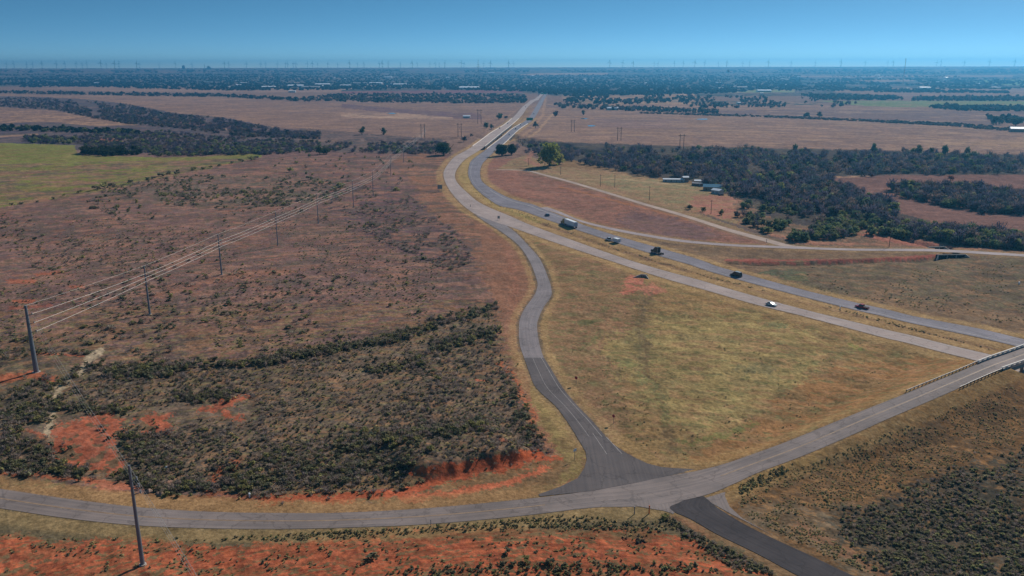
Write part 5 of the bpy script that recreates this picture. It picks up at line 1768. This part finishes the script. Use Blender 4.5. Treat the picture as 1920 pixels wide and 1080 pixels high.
# river bridge of the two carriageways
for key, yy0, yy1, lab in (('west', 222, 277, 'long low river bridge of the westbound carriageway with a dark girder side'), ('east', 232, 280, 'long low river bridge of the eastbound carriageway')):
    e_ = ROADS[key]
    sx, sy = sheet((e_[:, 0] + e_[:, 2]) / 2, (e_[:, 1] + e_[:, 3]) / 2, e_[:, 4])
    k = (sy > yy0) & (sy < yy1)
    seg = e_[k]
    o0 = np.array([*seg[0, 0:2], 0])
    root = empty('river_bridge', tuple(o0))
    tag(root, lab, 'bridge')
    for w_ in (0, 1):
        side_strip(seg, w_, .0, .35, -.0, .85, o0).obj('parapet', M_par, root)
        side_strip(seg, w_, -.8, .25, -2.6, -.05, o0).obj('girder', mat('shaded_girder', (.06, .06, .07), .8) if w_ == 1 else M_gird, root)  # right-hand girder coloured near black to stand for its backlit shade
    for q in resample(seg, 30)[1:]:
        a, b = q[0:2], q[2:4]
        th_ = math.atan2(*(b - a)[::-1])
        m_ = (a + b) / 2
        MB().box(-np.linalg.norm(b - a) / 2, np.linalg.norm(b - a) / 2, -.6, .6, -6, -2.5).obj('pier', M_conc, root, (m_[0] - o0[0], m_[1] - o0[1], 0), th_)


def culvert(px_, py_, w_, lab, rz=0.0, h_=2.2):
    p = P(px_, py_, 0)
    root = empty('culvert', (p[0], p[1], hz(p[0], p[1]) - .2), rz)
    tag(root, lab, 'culvert')
    hd = MB()
    hd.box(-w_ / 2, w_ / 2, 0, .4, h_, h_ + .5)
    for x in np.linspace(-w_ / 2, w_ / 2, 4):
        hd.box(x - .2, x + .2, 0.003, .39, 0, h_)
    hd.obj('headwall', M_conc, root)
    MB().box(-w_ / 2 + .1, w_ / 2 - .1, .5, 3, 0, h_ - .1).obj('mouth_shade', mat('culvert_shade', (.02, .02, .022), .9), root)  # near-black block standing in for the shade inside the mouth
    for s in (-1, 1):
        MB().add([(s * w_ / 2, 0, 0), (s * (w_ / 2 + 2.6), -3, 0), (s * (w_ / 2 + 2.6), -3, .5), (s * w_ / 2, 0, h_ + .4), (s * (w_ / 2 + .3), .2, 0), (s * (w_ / 2 + 2.9), -2.8, 0), (s * (w_ / 2 + 2.9), -2.8, .5), (s * (w_ / 2 + .3), .2, h_ + .4)],
                 [(0, 1, 2, 3), (7, 6, 5, 4), (0, 3, 7, 4), (1, 5, 6, 2), (3, 2, 6, 7), (0, 4, 5, 1)]).obj('wing_wall', M_conc, root)


culvert(1785, 481, 15, 'wide concrete culvert mouth below the frontage road at right', .05, 2.4)
culvert(1757, 464, 9, 'smaller concrete culvert above the frontage road at the end of the red creek bed', .05, 2.0)
culvert(1206, 520, 2.4, 'dark concrete culvert mouth beside the highway above the red patch', -.5, 1.2)

# ------------------------------------------------------------------ vehicles
M_glass = mat('dark_glass', (.02, .025, .03), .1, spec=.6)
M_tyre = mat('tyre_rubber', (.02, .02, .02), .8)
M_rim = mat('wheel_rim', (.35, .35, .36), .4, .6)
M_lampw = mat('lamp_lens', (.7, .7, .68), .3)
M_lampr = mat('tail_lens', (.35, .02, .02), .3)
PAINT = {}


def paint(nm, c, rough=.3, metal=.2):
    if nm not in PAINT:
        PAINT[nm] = mat('paint_' + nm, c, rough, metal, .5)
    return PAINT[nm]


def wheels(root, xs, half, r=.36, w_=.24):
    for x in xs:
        for s in (-1, 1):
            y = s * (half - w_ / 2 - .02)
            t = MB().rod((x, y - w_ / 2, r), (x, y + w_ / 2, r), r, None, 16).obj('wheel', M_tyre, root)
            yy = y + s * (w_ / 2 - .02)
            MB().rod((x, yy, r), (x, yy + s * .04, r), r * .6, None, 12).obj('rim', M_rim, t)


def car(lab, m, x_, y_, rz, kind='sedan', L_=4.7, wd=1.82, hh=1.45, cat='car', group=None, z=.07, small=False, roofm=None):
    nm = {'sedan': 'car', 'suv': 'car', 'pickup': 'pickup_truck', 'van': 'van'}[kind]
    root = empty(nm, (x_, y_, z), rz)
    tag(root, lab, cat, group)
    h2 = wd / 2
    b = MB()
    a = L_ / 2
    low = [(-a, .32), (-a + .05, .75), (-a + .35, .92 if kind != 'suv' else 1.02), (a - 1.25, .95 if kind != 'suv' else 1.05), (a - .25, .78), (a, .58), (a, .32)]
    b.prism(low, -h2, h2, .07, .6)
    b.obj('body', m, root)
    if kind == 'sedan':
        g_ = [(-a + .55, .9), (-a + 1.25, hh - .05), (-.1, hh - .02), (a - 1.3, .93)]
        rf = (-a + 1.2, -.0)
    elif kind in ('suv', 'van'):
        g_ = [(-a + .12, 1.0), (-a + .4, hh - .05), (.45, hh - .03), (a - 1.25, 1.03)]
        rf = (-a + .42, .5)
    else:
        g_ = [(-.75, .92), (-.6, hh - .05), (.75, hh - .03), (a - 1.45, .93)]
        rf = (-.62, .8)
    MB().prism(g_, -h2 + .1, h2 - .1, .14, 1.15).obj('window', M_glass, root)
    MB().box(rf[0], rf[1], -h2 + .22, h2 - .22, hh - .05, hh + .02, .08, .08).obj('roof', roofm or m, root)
    if kind == 'pickup':
        MB().box(-a + .12, -.85, -h2 + .14, h2 - .14, .93, .96).obj('bed', M_tyre, root)
    wheels(root, (-a + .85, a - .9), h2)
    if not small:
        for s in (-1, 1):
            MB().box(a - .06, a + .02, s * h2 * .7 - .18, s * h2 * .7 + .18, .58, .72).obj('headlight', M_lampw, root)
            MB().box(-a - .02, -a + .06, s * h2 * .75 - .15, s * h2 * .75 + .15, .62, .8).obj('tail_light', M_lampr, root)
            MB().box(a - 1.75, a - 1.6, s * h2 - .02 if s > 0 else -h2 - .16, s * h2 + .16 if s > 0 else -h2 + .02, .95, 1.1).obj('mirror', m, root)
    return root


def lane(key, px_, py_, t=.5):
    """point and heading of a road at a spot on the sheet"""
    p = P(px_, py_, 0)
    e_ = ROADS[key]
    c_ = np.stack([e_[:, 0] + (e_[:, 2] - e_[:, 0]) * t, e_[:, 1] + (e_[:, 3] - e_[:, 1]) * t], 1)
    k = int(np.argmin(np.hypot(c_[:, 0] - p[0], c_[:, 1] - p[1])))
    k = min(max(k, 1), len(c_) - 2)
    d = c_[k + 1] - c_[k - 1]
    return p, math.atan2(d[1], d[0])


# eastbound carriageway: traffic running away towards the town; westbound: towards the camera
p, a = lane('east', 1026, 405)
car('small slate-blue car leading the file of traffic on the far carriageway', paint('slate', (.10, .15, .20)), p[0], p[1], a + math.pi, 'suv', hh=1.6, L_=4.8)
p, a = lane('east', 1142, 451)
car('silver pickup towing a white box trailer', paint('silver', (.6, .64, .68)), p[0], p[1], a + math.pi, 'pickup', 5.9, 2.0, 1.9, 'pickup truck')
u = np.array([math.cos(a), math.sin(a)])
c_ = p[:2] + u * 7.4
root = empty('box_trailer', (c_[0], c_[1], .07), a + math.pi)
tag(root, 'white enclosed box trailer with rounded nose hitched behind the silver pickup', 'trailer')
MB().prism([(-2.6, .6), (-2.6, 2.65), (1.9, 2.65), (2.5, 2.0), (2.6, .6)], -1.15, 1.15).obj('body', paint('trailer_white', (.62, .66, .70), .4, 0), root)
MB().box(-2.5, 1.8, -1.1, 1.1, 2.653, 2.70).obj('roof', paint('roof_white', (.8, .8, .8), .4, 0), root)
MB().rod((2.5, 0, .5), (4.1, 0, .5), .07, None, 6).obj('tow_bar', M_steel, root)
wheels(root, (-.5, .4), 1.2)
MB().box(-2.63, -2.603, -1.0, 1.0, .75, 2.45).obj('rear_door', paint('trailer_door', (.5, .53, .56), .4, 0), root)
p, a = lane('east', 1380, 518)
car('large black van-like vehicle with a pale roof on the far carriageway', paint('black', (.025, .04, .045)), p[0], p[1], a + math.pi, 'suv', 6.4, 2.3, 2.5, 'van', roofm=paint('pale_roof', (.35, .38, .38)))
p, a = lane('east', 1616, 578)
car('dark red pickup on the far carriageway, nearest the overpass', paint('dark_red', (.34, .02, .03)), p[0], p[1], a + math.pi, 'pickup', 5.8, 2.0, 1.8, 'pickup truck')
p, a = lane('west', 1446, 573)
car('silver sedan driving on the near carriageway towards the overpass', paint('bright_silver', (.55, .60, .60)), p[0], p[1], a, 'sedan', 4.9)


def tractor(lab, px_, py_, cm, rz_add=math.pi, fair=True):
    p, a = lane('east', px_, py_)
    root = empty('truck_tractor', (p[0], p[1], .07), a + rz_add)
    tag(root, lab, 'truck')
    MB().prism([(1.2, .6), (1.2, 1.9), (3.2, 1.75), (3.5, 1.4), (3.5, .6)], -1.0, 1.0, .1, 1.5).obj('hood', cm, root)
    MB().box(3.5, 3.56, -.7, .7, .75, 1.5).obj('grille', M_rim, root)
    cab = MB().prism([(-2.2, .7), (-2.2, 3.7), (-.2, 3.75), (.8, 2.75), (1.25, 1.9), (1.25, .7)], -1.22, 1.22, .06, 2).obj('cab', cm, root)
    MB().add([(.80 + .02, -.95, 2.70), (.80 + .02, .95, 2.70), (1.25 + .02, .95, 1.95), (1.25 + .02, -.95, 1.95)], [(0, 1, 2, 3), (3, 2, 1, 0)]).obj('windscreen', M_glass, cab)
    for s in (-1, 1):
        MB().box(-.1, .8, min(s * 1.19, s * 1.235), max(s * 1.19, s * 1.235), 1.9, 2.55).obj('side_window', M_glass, cab)
        MB().rod((-2.35, s * 1.1, .9), (-2.35, s * 1.1, 4.1), .09, None, 8).obj('exhaust_stack', M_rim, root)
        MB().rod((-1.2, s * .95, .75), (.3, s * .95, .75), .32, None, 10).obj('fuel_tank', M_rim, root)
    MB().box(-5.2, 1.2, -.45, .45, .75, 1.0).obj('chassis', M_tyre, root)
    wheels(root, (2.4, -3.4, -4.7), 1.25, .5, .35)
    return root, p, a


tractor('black semi tractor with tall sleeper cab driving without a trailer', 1230, 475, paint('tractor_black', (.03, .035, .03), .4))
root, p, a = tractor('dark truck tractor with a yellowish cab hauling the long white trailer', 1058, 420, paint('cab_olive', (.20, .17, .05), .4))
u = np.array([math.cos(a), math.sin(a)])
c_ = p[:2] + u * 9.6
tr = empty('semi_trailer', (c_[0], c_[1], .07), a + math.pi)
tag(tr, 'long white semi trailer pulled by the truck with the yellowish cab', 'trailer')
MB().box(-7.3, 6.8, -1.3, 1.3, 1.15, 4.0).obj('box', paint('trailer_side', (.74, .78, .84), .4, 0), tr)
MB().box(-7.25, 6.75, -1.26, 1.26, 4.003, 4.06).obj('roof', paint('roof_white', (.8, .8, .8), .4, 0), tr)
MB().box(-7.36, -7.303, -1.2, 1.2, 1.3, 3.9).obj('rear_door', paint('trailer_rear', (.36, .40, .46), .5, 0), tr)
MB().box(-3, 3.5, -1.1, 1.1, .5, 1.1).obj('side_skirt', paint('skirt', (.3, .36, .42), .5, 0), tr)
wheels(tr, (-6.3, -5.1), 1.28, .5, .35)

cars = [('west', 937, 241, 'red-brown', (.22, .06, .05), 'dark reddish car on the river bridge in the left carriageway, the nearer of two'), ('west', 952, 232.5, 'grey2', (.2, .2, .22), 'grey car on the river bridge in the left carriageway, the farther of two'),
        ('east', 967, 242.5, 'navy', (.03, .05, .08), 'dark car in the right carriageway past the river bridge, middle of three'), ('east', 976, 235, 'char', (.05, .05, .06), 'dark car in the right carriageway, farthest of three past the river bridge'),
        ('east', 955, 253, 'whitec', (.55, .57, .6), 'pale car in the right carriageway over the river, nearest of three'), ('west', 985.5, 201, 'brownc', (.12, .09, .09), 'brown car on the far stretch of the left carriageway'),
        ('west', 1003, 184.5, 'blackc', (.05, .06, .08), 'dark car at the far end of the left carriageway by the gantry'), ('east', 1001, 214, 'bluec', (.05, .09, .14), 'dark blue car at the right side of the far highway'), ('east', 1014, 190, 'whitef', (.55, .58, .62), 'white car below the overhead sign gantry')]
for key, px_, py_, nm, cc_, lab in cars:
    p, a = lane(key, px_, py_)
    car(lab, paint(nm, cc_), p[0], p[1], a + (math.pi if key == 'east' else 0), 'suv', 5.0, 2.0, 1.8, small=True)

# ------------------------------------------------------------------ homestead, town, horizon
M_wwall = mat('white_siding', (.5, .5, .48), .7, noise=.1)
M_wroof = mat('white_metal_roof', (.75, .76, .78), .5)
M_groof = mat('grey_shingle', (.28, .27, .28), .8, noise=.2)
M_blroof = mat('blue_metal_roof', (.03, .17, .27), .5)
M_tanw = mat('tan_brick', (.34, .26, .2), .8, noise=.2)
M_rust = mat('rusty_metal', (.22, .13, .10), .8, noise=.3)


def house(px_, py_, L_, wd, h_, wm, rm, lab, rz=0.0, name='house', cat='house', gable=.22, group=None, detail=False, doors=True):
    p = P(px_, py_)
    zz = p[2] if p[2] > 0.01 else hz(p[0], p[1])
    root = empty(name, (p[0], p[1], zz), rz)
    tag(root, lab, cat, group)
    MB().box(-L_ / 2, L_ / 2, -wd / 2, wd / 2, -.5, h_).obj('wall', wm, root)
    ov = .04 * wd + .1
    rh = wd * gable
    MB().add([(-L_ / 2 - ov, -wd / 2 - ov, h_ - .02), (L_ / 2 + ov, -wd / 2 - ov, h_ - .02), (L_ / 2 + ov, wd / 2 + ov, h_ - .02), (-L_ / 2 - ov, wd / 2 + ov, h_ - .02), (-L_ / 2 - ov, 0, h_ + rh), (L_ / 2 + ov, 0, h_ + rh)],
             [(0, 1, 5, 4), (2, 3, 4, 5), (1, 2, 5), (3, 0, 4), (3, 2, 1, 0)]).obj('roof', rm, root)
    if detail:
        n = max(2, int(L_ / 4))
        for k in range(n):
            x = -L_ / 2 + (k + .5) * L_ / n
            if k == n // 2:
                MB().box(x - .5, x + .5, -wd / 2 - .04, -wd / 2 + .02, .1, 2.1).obj('door', M_groof, root)
            else:
                MB().box(x - .6, x + .6, -wd / 2 - .04, -wd / 2 + .02, 1.0, 2.0).obj('window', M_glass, root)
    return root


house(1263, 340, 19, 5, 3, M_wwall, M_wroof, 'long white mobile home at the edge of the river wood above the homestead meadow', -.1, 'mobile_home', 'house', .12, None, True)
house(1285, 340, 5, 5, 4.5, M_tanw, M_wroof, 'small tall shed with white roof right of the long white mobile home', 0, 'shed', 'shed', .2, None, True)
house(1313, 344, 10, 6, 2.6, M_rust, M_wroof, 'low shed with pale roof left of the blue-roofed house', -.3, 'shed', 'shed', .15, None, True)
house(1308, 348, 9, 5, 2.2, M_rust, M_groof, 'grey lean-to shed just below the pale-roofed shed', -.5, 'shed', 'shed', .15, None, True)
house(1336, 357, 15, 9, 3.5, M_tanw, M_blroof, 'house with a bright blue metal roof in the homestead', -.3, 'house', 'house', .22, None, True)
house(1345, 363, 8, 6, 3.2, M_wwall, M_wroof, 'white shed with white roof in front of the blue-roofed house', -.9, 'shed', 'shed', .2, None, True)
house(1394, 364, 10, 5, 2.4, M_wwall, M_wroof, 'low white shed at the right end of the homestead', 0, 'shed', 'shed', .08, None, True)
car('dark parked car below the blue-roofed house', paint('parkd', (.03, .04, .06)), *P(1352, 367)[:2], .4, 'suv')
car('dark parked pickup right of the white shed in the homestead yard', paint('parkd2', (.05, .05, .05)), *P(1371, 367)[:2], -.2, 'pickup')
house(1148, 206.5, 26, 12, 5, M_wwall, M_wroof, 'white barn at the tree belt above the right prairie', 0, 'barn', 'barn')
house(1908, 247, 22, 12, 5, M_tanw, M_wroof, 'pale-roofed farm building at the right edge beyond the prairie', -.3, 'barn', 'barn')
house(875, 221, 14, 9, 3.5, M_wwall, M_wroof, 'small white shed on the left prairie beside the pale strip', 0, 'shed', 'shed')

gb = random.Random(5)
# measured roofs of the town: px, py, length px, material, label
TOWNB = [(504, 165, 22, 0, 'long white warehouse roof left of the town center at the prairie edge'), (555, 162.5, 26, 0, 'long white roof in the left part of town, right of the first warehouse'), (548, 173.5, 12, 0, 'bright white flat building on the pink field below the left of town'),
         (583, 165.5, 30, 1, 'long low grey building row in the left part of town'), (605, 160, 24, 1, 'grey long roof just above the low row in the left part of town'), (457, 157, 10, 0, 'small white building in the trees left of the town'),
         (390, 156, 16, 1, 'pale grey roof among trees at the far left of town'), (345, 158, 12, 1, 'pale roof left of the grain elevator line, in the trees'), (648, 162, 18, 0, 'pale curved-looking building row at the town edge, middle left'),
         (675, 158, 24, 1, 'long pale building right of the middle left row'), (705, 157.5, 22, 0, 'bright long building at the town edge above the far belt'), (750, 160, 22, 0, 'pale long building above the red field'),
         (728, 146, 13, 0, 'white building deep in the town trees, middle left'), (695, 146, 8, 1, 'small pale building deep in the town trees'), (880, 166.5, 34, 0, 'long bright roof at the edge of the far belt left of the highway'),
         (921, 137.5, 11, 0, 'white building beyond the town near the horizon'), (990, 161.5, 10, 0, 'white building at the far end of the highway'), (1008, 160, 7, 1, 'small pale building beside the far end of the highway'),
         (1115, 171, 6, 0, 'small white house in the trees right of the highway end'), (1096, 180, 4, 0, 'tiny bright house in the trees above the tan clearing'), (1229, 157.5, 8, 0, 'white building in the town trees right of the highway'),
         (1248, 157.5, 8, 1, 'grey building beside the white one in the town trees'), (1347, 156.5, 9, 0, 'white building left of the church spire'), (1363, 158, 12, 1, 'pale building below the water tower'),
         (1387, 166, 24, 1, 'long school-like building with pale roof right of the church'), (1432, 172.5, 23, 0, 'bright white long roof beside the green sports field'), (1428, 177, 6, 0, 'small white building just below the bright long roof'),
         (1308, 172, 6, 0, 'small white house at the lower edge of the town trees'), (1292, 167, 8, 1, 'small grey house in the town trees, below the church'), (1355, 168, 14, 1, 'dark long roof left of the school'),
         (1385, 195.5, 6, 0, 'white house among the scattered trees above the hedge line'), (1448, 161, 8, 1, 'pale building above the sports field'), (1470, 150, 14, 1, 'faint pale building right of the town'),
         (1592, 146, 5, 0, 'bright white tank-like shed in the far right trees, leftmost of three'), (1619, 145.5, 5, 0, 'bright white shed in the far right trees, middle of three'), (1645, 142, 8, 0, 'white long shed in the far right trees, upper'),
         (1650, 147.5, 5, 0, 'bright white small shed in the far right trees, lower'), (1733, 166.5, 17, 0, 'long pale roof in the right tree belt'), (1702, 167.5, 5, 0, 'small white roof left of the long pale roof in the right belt'),
         (1865, 166.5, 15, 1, 'long pale building at the far right of the right belt'), (1630, 182.5, 8, 0, 'small white roof in the dark belt above the green field'), (1645, 183.5, 7, 1, 'small grey roof in the dark belt above the green field'),
         (183, 157, 10, 0, 'pale building in the trees at the far left'), (255, 152, 8, 1, 'faint pale building in the left trees'), (600, 143, 12, 1, 'faint pale roof far behind the left part of town')]
for px_, py_, wpx, mi, lab in TOWNB:
    p = P(px_, py_)
    D = math.hypot(p[0], p[1])
    L_ = wpx / F * D
    house(px_, py_, L_, max(10, min(L_ * .5, 45)), 6.5 if wpx > 8 else 5, (M_wwall, M_tanw)[mi], (M_wroof, M_groof)[mi] if gb.random() < .8 else M_wroof, lab, gb.uniform(-.12, .12), 'building', 'building', .12)
gb = random.Random(9)
hm = []
for k in range(70):
    px_, py_ = (gb.uniform(420, 1500), gb.uniform(142, 166)) if k < 58 else (gb.uniform(1500, 1900), gb.uniform(146, 170))
    r_ = house(px_, py_, gb.uniform(16, 32), gb.uniform(11, 16), 4.5, (M_wwall, M_tanw)[k % 2], (M_groof, M_groof, M_wroof)[k % 3], 'small house roof showing faintly between the trees of the distant town', gb.uniform(-1.5, 1.5), 'house', 'house', .25, 'small houses in the town trees')

# grain elevator and mill on the horizon
M_silo = mat('silo_concrete', (.12, .15, .17), .8)
D_ = 11500


def at_far(px_, D=D_):
    q = P(px_, 300)
    s = D / math.hypot(q[0], q[1])
    return (q[0] * s, q[1] * s, float(rise(D)))


x, y, z = at_far(362)
root = empty('grain_elevator', (x, y, z))
tag(root, 'blocky concrete grain elevator tower on the left horizon', 'grain elevator')
mb = MB()
for i in range(3):
    for j in range(2):
        mb.rod((-10 + i * 10, j * 10, -2), (-10 + i * 10, j * 10, 34), 5.4, None, 12)
mb.obj('silo', M_silo, root)
MB().box(-13, 13, -3, 12, 34, 46).obj('head_house', M_silo, root)
x, y, z = at_far(408)
root = empty('mill_building', (x, y, z))
tag(root, 'domed mill building on the left horizon beside a thin chimney', 'building')
MB().prism([(-45, -2), (-45, 6), (-20, 10), (-14, 32), (-4, 42), (8, 40), (16, 26), (40, 8), (40, -2)], -14, 14).obj('hall', M_silo, root)
x, y, z = at_far(401)
root = empty('chimney', (x, y, z))
tag(root, 'thin tall chimney left of the domed mill on the horizon', 'chimney')
MB().rod((0, 0, -2), (0, 0, 66), 3.6, 2.4, 10).obj('stack', M_silo, root)
MB().rod((0, 0, 62), (0, 0, 64), 3.6, None, 10).obj('platform', M_silo, root)

# water tower, spire, mast
p = P(1365, 149)
root = empty('water_tower', tuple(p))
tag(root, 'water tower on a thin stem above the town trees, right of the church spire', 'water tower')
D1 = math.hypot(p[0], p[1])
kx = D1 / F
MB().rod((0, 0, -1), (0, 0, 13 * kx), 1.6, 1.3, 10).obj('stem', M_silo, root)
prof = [(1.5, 12 * kx), (8, 13.4 * kx), (9, 14.6 * kx), (7, 16 * kx), (.5, 16.8 * kx)]
mb = MB()
V, Fs = [], []
for r_, zz in prof:
    V += [(r_ * math.cos(t), r_ * math.sin(t), zz) for t in np.linspace(0, 2 * math.pi, 17)[:-1]]
for i in range(len(prof) - 1):
    Fs += [(i * 16 + k, i * 16 + (k + 1) % 16, (i + 1) * 16 + (k + 1) % 16, (i + 1) * 16 + k) for k in range(16)]
mb.add(V, Fs + [tuple(range(15, -1, -1)), tuple(range(64, 80))]).obj('tank', M_silo, root)
p = P(1352, 158)
kx = math.hypot(p[0], p[1]) / F
root = empty('church', tuple(p))
tag(root, 'church with a pale pointed spire rising from the town trees', 'church')
MB().box(-12, 12, -8, 8, -1, 9).obj('nave', M_wwall, root)
MB().box(-3, 3, -11, -8.1, -1, 5 * kx).obj('tower', M_wwall, root)
MB().add([(-3.2, -11.2, 5 * kx), (3.2, -11.2, 5 * kx), (3.2, -7.9, 5 * kx), (-3.2, -7.9, 5 * kx), (0, -9.5, 10.5 * kx)], [(0, 1, 4), (1, 2, 4), (2, 3, 4), (3, 0, 4), (3, 2, 1, 0)]).obj('spire', M_wroof, root)
p = P(1693, 158)
kx = math.hypot(p[0], p[1]) / F
root = empty('radio_mast', tuple(p))
tag(root, 'tall thin radio mast rising above the horizon at right', 'radio mast')
mb = MB()
for t in (0, 2.09, 4.19):
    mb.rod((1.6 * math.cos(t), 1.6 * math.sin(t), -1), (.7 * math.cos(t), .7 * math.sin(t), 41 * kx), .5, .4, 5)
for k in range(20):
    mb.box(-1.2, 1.2, -1.0, 1.0, k * 2 * kx, k * 2 * kx + .6)
mb.obj('lattice', M_rust, root)
MB().box(-1.3, 1.3, -1.3, 1.3, 38 * kx, 41 * kx).obj('antenna', M_silo, root)
p = P(897, 160)
kx = math.hypot(p[0], p[1]) / F
root = empty('radio_mast', tuple(p))
tag(root, 'thin cross-armed mast above the horizon left of the highway', 'radio mast')
MB().rod((0, 0, 0), (0, 0, 45 * kx), 1.1, .8, 6).obj('pole', M_silo, root)
MB().box(-8, 8, -.6, .6, 36 * kx, 36 * kx + 1).obj('crossarm', M_silo, root)
MB().box(-11, 11, -.6, .6, 33 * kx, 33 * kx + 1).obj('crossarm', M_silo, root)

# wind turbines
M_turb = mat('turbine_backlit', (.05, .06, .07), .6)  # white turbines coloured dark: their backlit shade is in the colour
TX = [8, 40, 54, 77, 88, 105, 131, 147, 167, 178, 187, 212, 222, 237, 245, 277, 282, 318, 348, 378, 437, 445, 477, 503, 512, 533, 548, 552, 562, 567, 588, 597, 607, 625, 643, 665, 679, 691, 719, 724, 735, 757, 779, 788, 811, 821, 828, 838, 868, 873, 909, 921, 954, 963,
      1138, 1162, 1181, 1219, 1226, 1256, 1272, 1293, 1311, 1336, 1351, 1380, 1393, 1427, 1468, 1512, 1559, 1603, 1644, 1654, 1733, 1741, 1783, 1829, 1875]
BIGT = {212: 1.2, 237: 1.3, 277: 1.3, 665: 1.3, 779: 1.45, 838: 1.2, 868: 1.2, 921: 1.3, 954: 1.25, 1138: 1.2, 1293: 1.2, 1351: 1.15, 1427: 1.2, 1559: 1.2, 1181: 1.3, 735: 1.15, 724: 1.3}
gt = random.Random(3)


def turbine():
    root = empty('wind_turbine', (0, 0, 0))
    MB().rod((0, 0, -3), (0, 0, 88), 4.2, 2.6, 8).obj('tower', M_turb, root)
    MB().box(-2.6, 2.6, -6, 7, 86.5, 91.5, .5, .5).obj('nacelle', M_turb, root)
    rot = MB()
    rot.rod((0, -6, 89), (0, -8.4, 89), 2.2, .8, 8)
    for k in range(3):
        t = k * 2.0944 + .2
        d = (math.sin(t), math.cos(t))
        q = (math.cos(t), -math.sin(t))
        V = []
        for L_, w_ in ((1, 2.0), (10, 3.6), (30, 2.6), (46, .9)):
            for s in (-1, 1):
                for yy in (-7.6, -7.0):
                    V.append((d[0] * L_ + q[0] * w_ * s, yy, 89 + d[1] * L_ + q[1] * w_ * s))
        Fs = []
        for i in range(3):
            a_ = i * 4
            for (m_, n_) in ((0, 1), (1, 3), (3, 2), (2, 0)):
                Fs.append((a_ + m_, a_ + n_, a_ + 4 + n_, a_ + 4 + m_))
        rot.add(V, Fs + [(12, 13, 15, 14), (2, 3, 1, 0)])
    rot.obj('rotor', M_turb, root)
    return root


proto = turbine()
done = False
for i, px_ in enumerate(TX):
    sc_ = BIGT.get(px_, gt.uniform(.8, 1.05))
    Dd = 14600 / sc_ if sc_ > 1 else 16500
    if sc_ > 1:
        Dd = max(Dd, 11600)
    o = proto if i == 0 else copy_tree(proto)
    x, y, z = at_far(px_, Dd)
    o.location = (x, y, z)
    o.rotation_euler = (0, 0, gt.uniform(-.9, .9) - math.atan2(x, y))
    side = 'left of the highway' if px_ < 970 else 'right of the highway'
    if sc_ > 1:
        tag(o, 'larger wind turbine standing out on the horizon ' + side, 'wind turbine', 'larger wind turbines ' + side)
    else:
        tag(o, 'tiny faint wind turbine on the horizon ' + side, 'wind turbine', 'wind turbines ' + side)
        o.scale = (sc_, sc_, sc_)

# ------------------------------------------------------------------ heaps and stones near the crossroads
M_stone = mat('pale_rock', tuple(C(140, 112, 96)), .9, noise=.3, nscale=1.5)
M_dead = mat('dead_wood', (.05, .045, .042), .95, noise=.3)


def heap(px_, py_, n, sz, m, lab, name, cat, rad, sticks=0, seed=1):
    gg = random.Random(seed)
    p = P(px_, py_, 0)
    z0 = hz(p[0], p[1])
    mb = MB()
    for k in range(n):
        cx, cy = gg.gauss(0, rad * .5), gg.gauss(0, rad * .4)
        s = sz * gg.uniform(.5, 1.2)
        V = []
        for iz, zz in enumerate((-.3, .35, .8)):
            for t in range(6):
                r_ = s * (1.0, .85, .35)[iz] * gg.uniform(.75, 1.15)
                V.append((cx + r_ * math.cos(t * 1.047), cy + r_ * math.sin(t * 1.047), s * zz * gg.uniform(.8, 1.2)))
        Fs = []
        for r in range(2):
            Fs += [(r * 6 + t, r * 6 + (t + 1) % 6, (r + 1) * 6 + (t + 1) % 6, (r + 1) * 6 + t) for t in range(6)]
        Fs.append(tuple(range(12, 18)))
        mb.add(V, Fs)
    for k in range(sticks):
        t = gg.uniform(0, 6.28)
        L_ = gg.uniform(.8, 2.2)
        c = (gg.gauss(0, rad * .4), gg.gauss(0, rad * .35), gg.uniform(.1, .5))
        mb.rod(c, (c[0] + math.cos(t) * L_, c[1] + math.sin(t) * L_, c[2] + gg.uniform(0, 1.2)), .06, .02, 5)
    o = mb.obj(name, m, None, (p[0], p[1], z0))
    tag(o, lab, cat)


heap(303, 921, 7, 1.1, M_stone, 'pale rocky mound on the verge right of the foreground pole', 'rock_pile', 'rock pile', 2.2)
heap(416, 878, 5, .6, M_dead, 'dark brush pile with grey sticks beside the red track, the left one', 'brush_pile', 'brush pile', 1.6, 20, 2)
heap(432, 872, 5, .7, M_dead, 'dark brush pile in the middle of the red spot left of the junction', 'brush_pile', 'brush pile', 1.6, 16, 3)
heap(451, 874, 4, .6, M_dead, 'dark brush pile at the right of the red spot', 'brush_pile', 'brush pile', 1.4, 14, 4)
heap(1200, 1020, 5, .5, M_dead, 'burnt black stump heap on the orange soil below the cross road', 'stump', 'stump', 1.0, 10, 5)
heap(1172, 1010, 2, .35, M_dead, 'small charred log left of the black stump heap', 'log', 'log', .8, 8, 6)
heap(312, 873, 2, .4, M_swhite, 'small white stone in the brush right of the foreground pole top', 'stone', 'stone', .3, 0, 7)

# ------------------------------------------------------------------ the air
hb = MB().box(-19000, 19000, -1500, 17800, -9.0, 245)
hm_ = bpy.data.materials.new('hazy_air')
hm_.use_nodes = True
nt = hm_.node_tree
for n in list(nt.nodes):
    nt.nodes.remove(n)
out = nt.nodes.new('ShaderNodeOutputMaterial')
pv = nt.nodes.new('ShaderNodeVolumePrincipled')
pv.inputs['Color'].default_value = (.12, .54, .97, 1)
pv.inputs['Density'].default_value = 0.95e-4
pv.inputs['Anisotropy'].default_value = .5
nt.links.new(pv.outputs[0], out.inputs['Volume'])
hz_ = hb.obj('haze', hm_)
tag(hz_, kind='stuff')
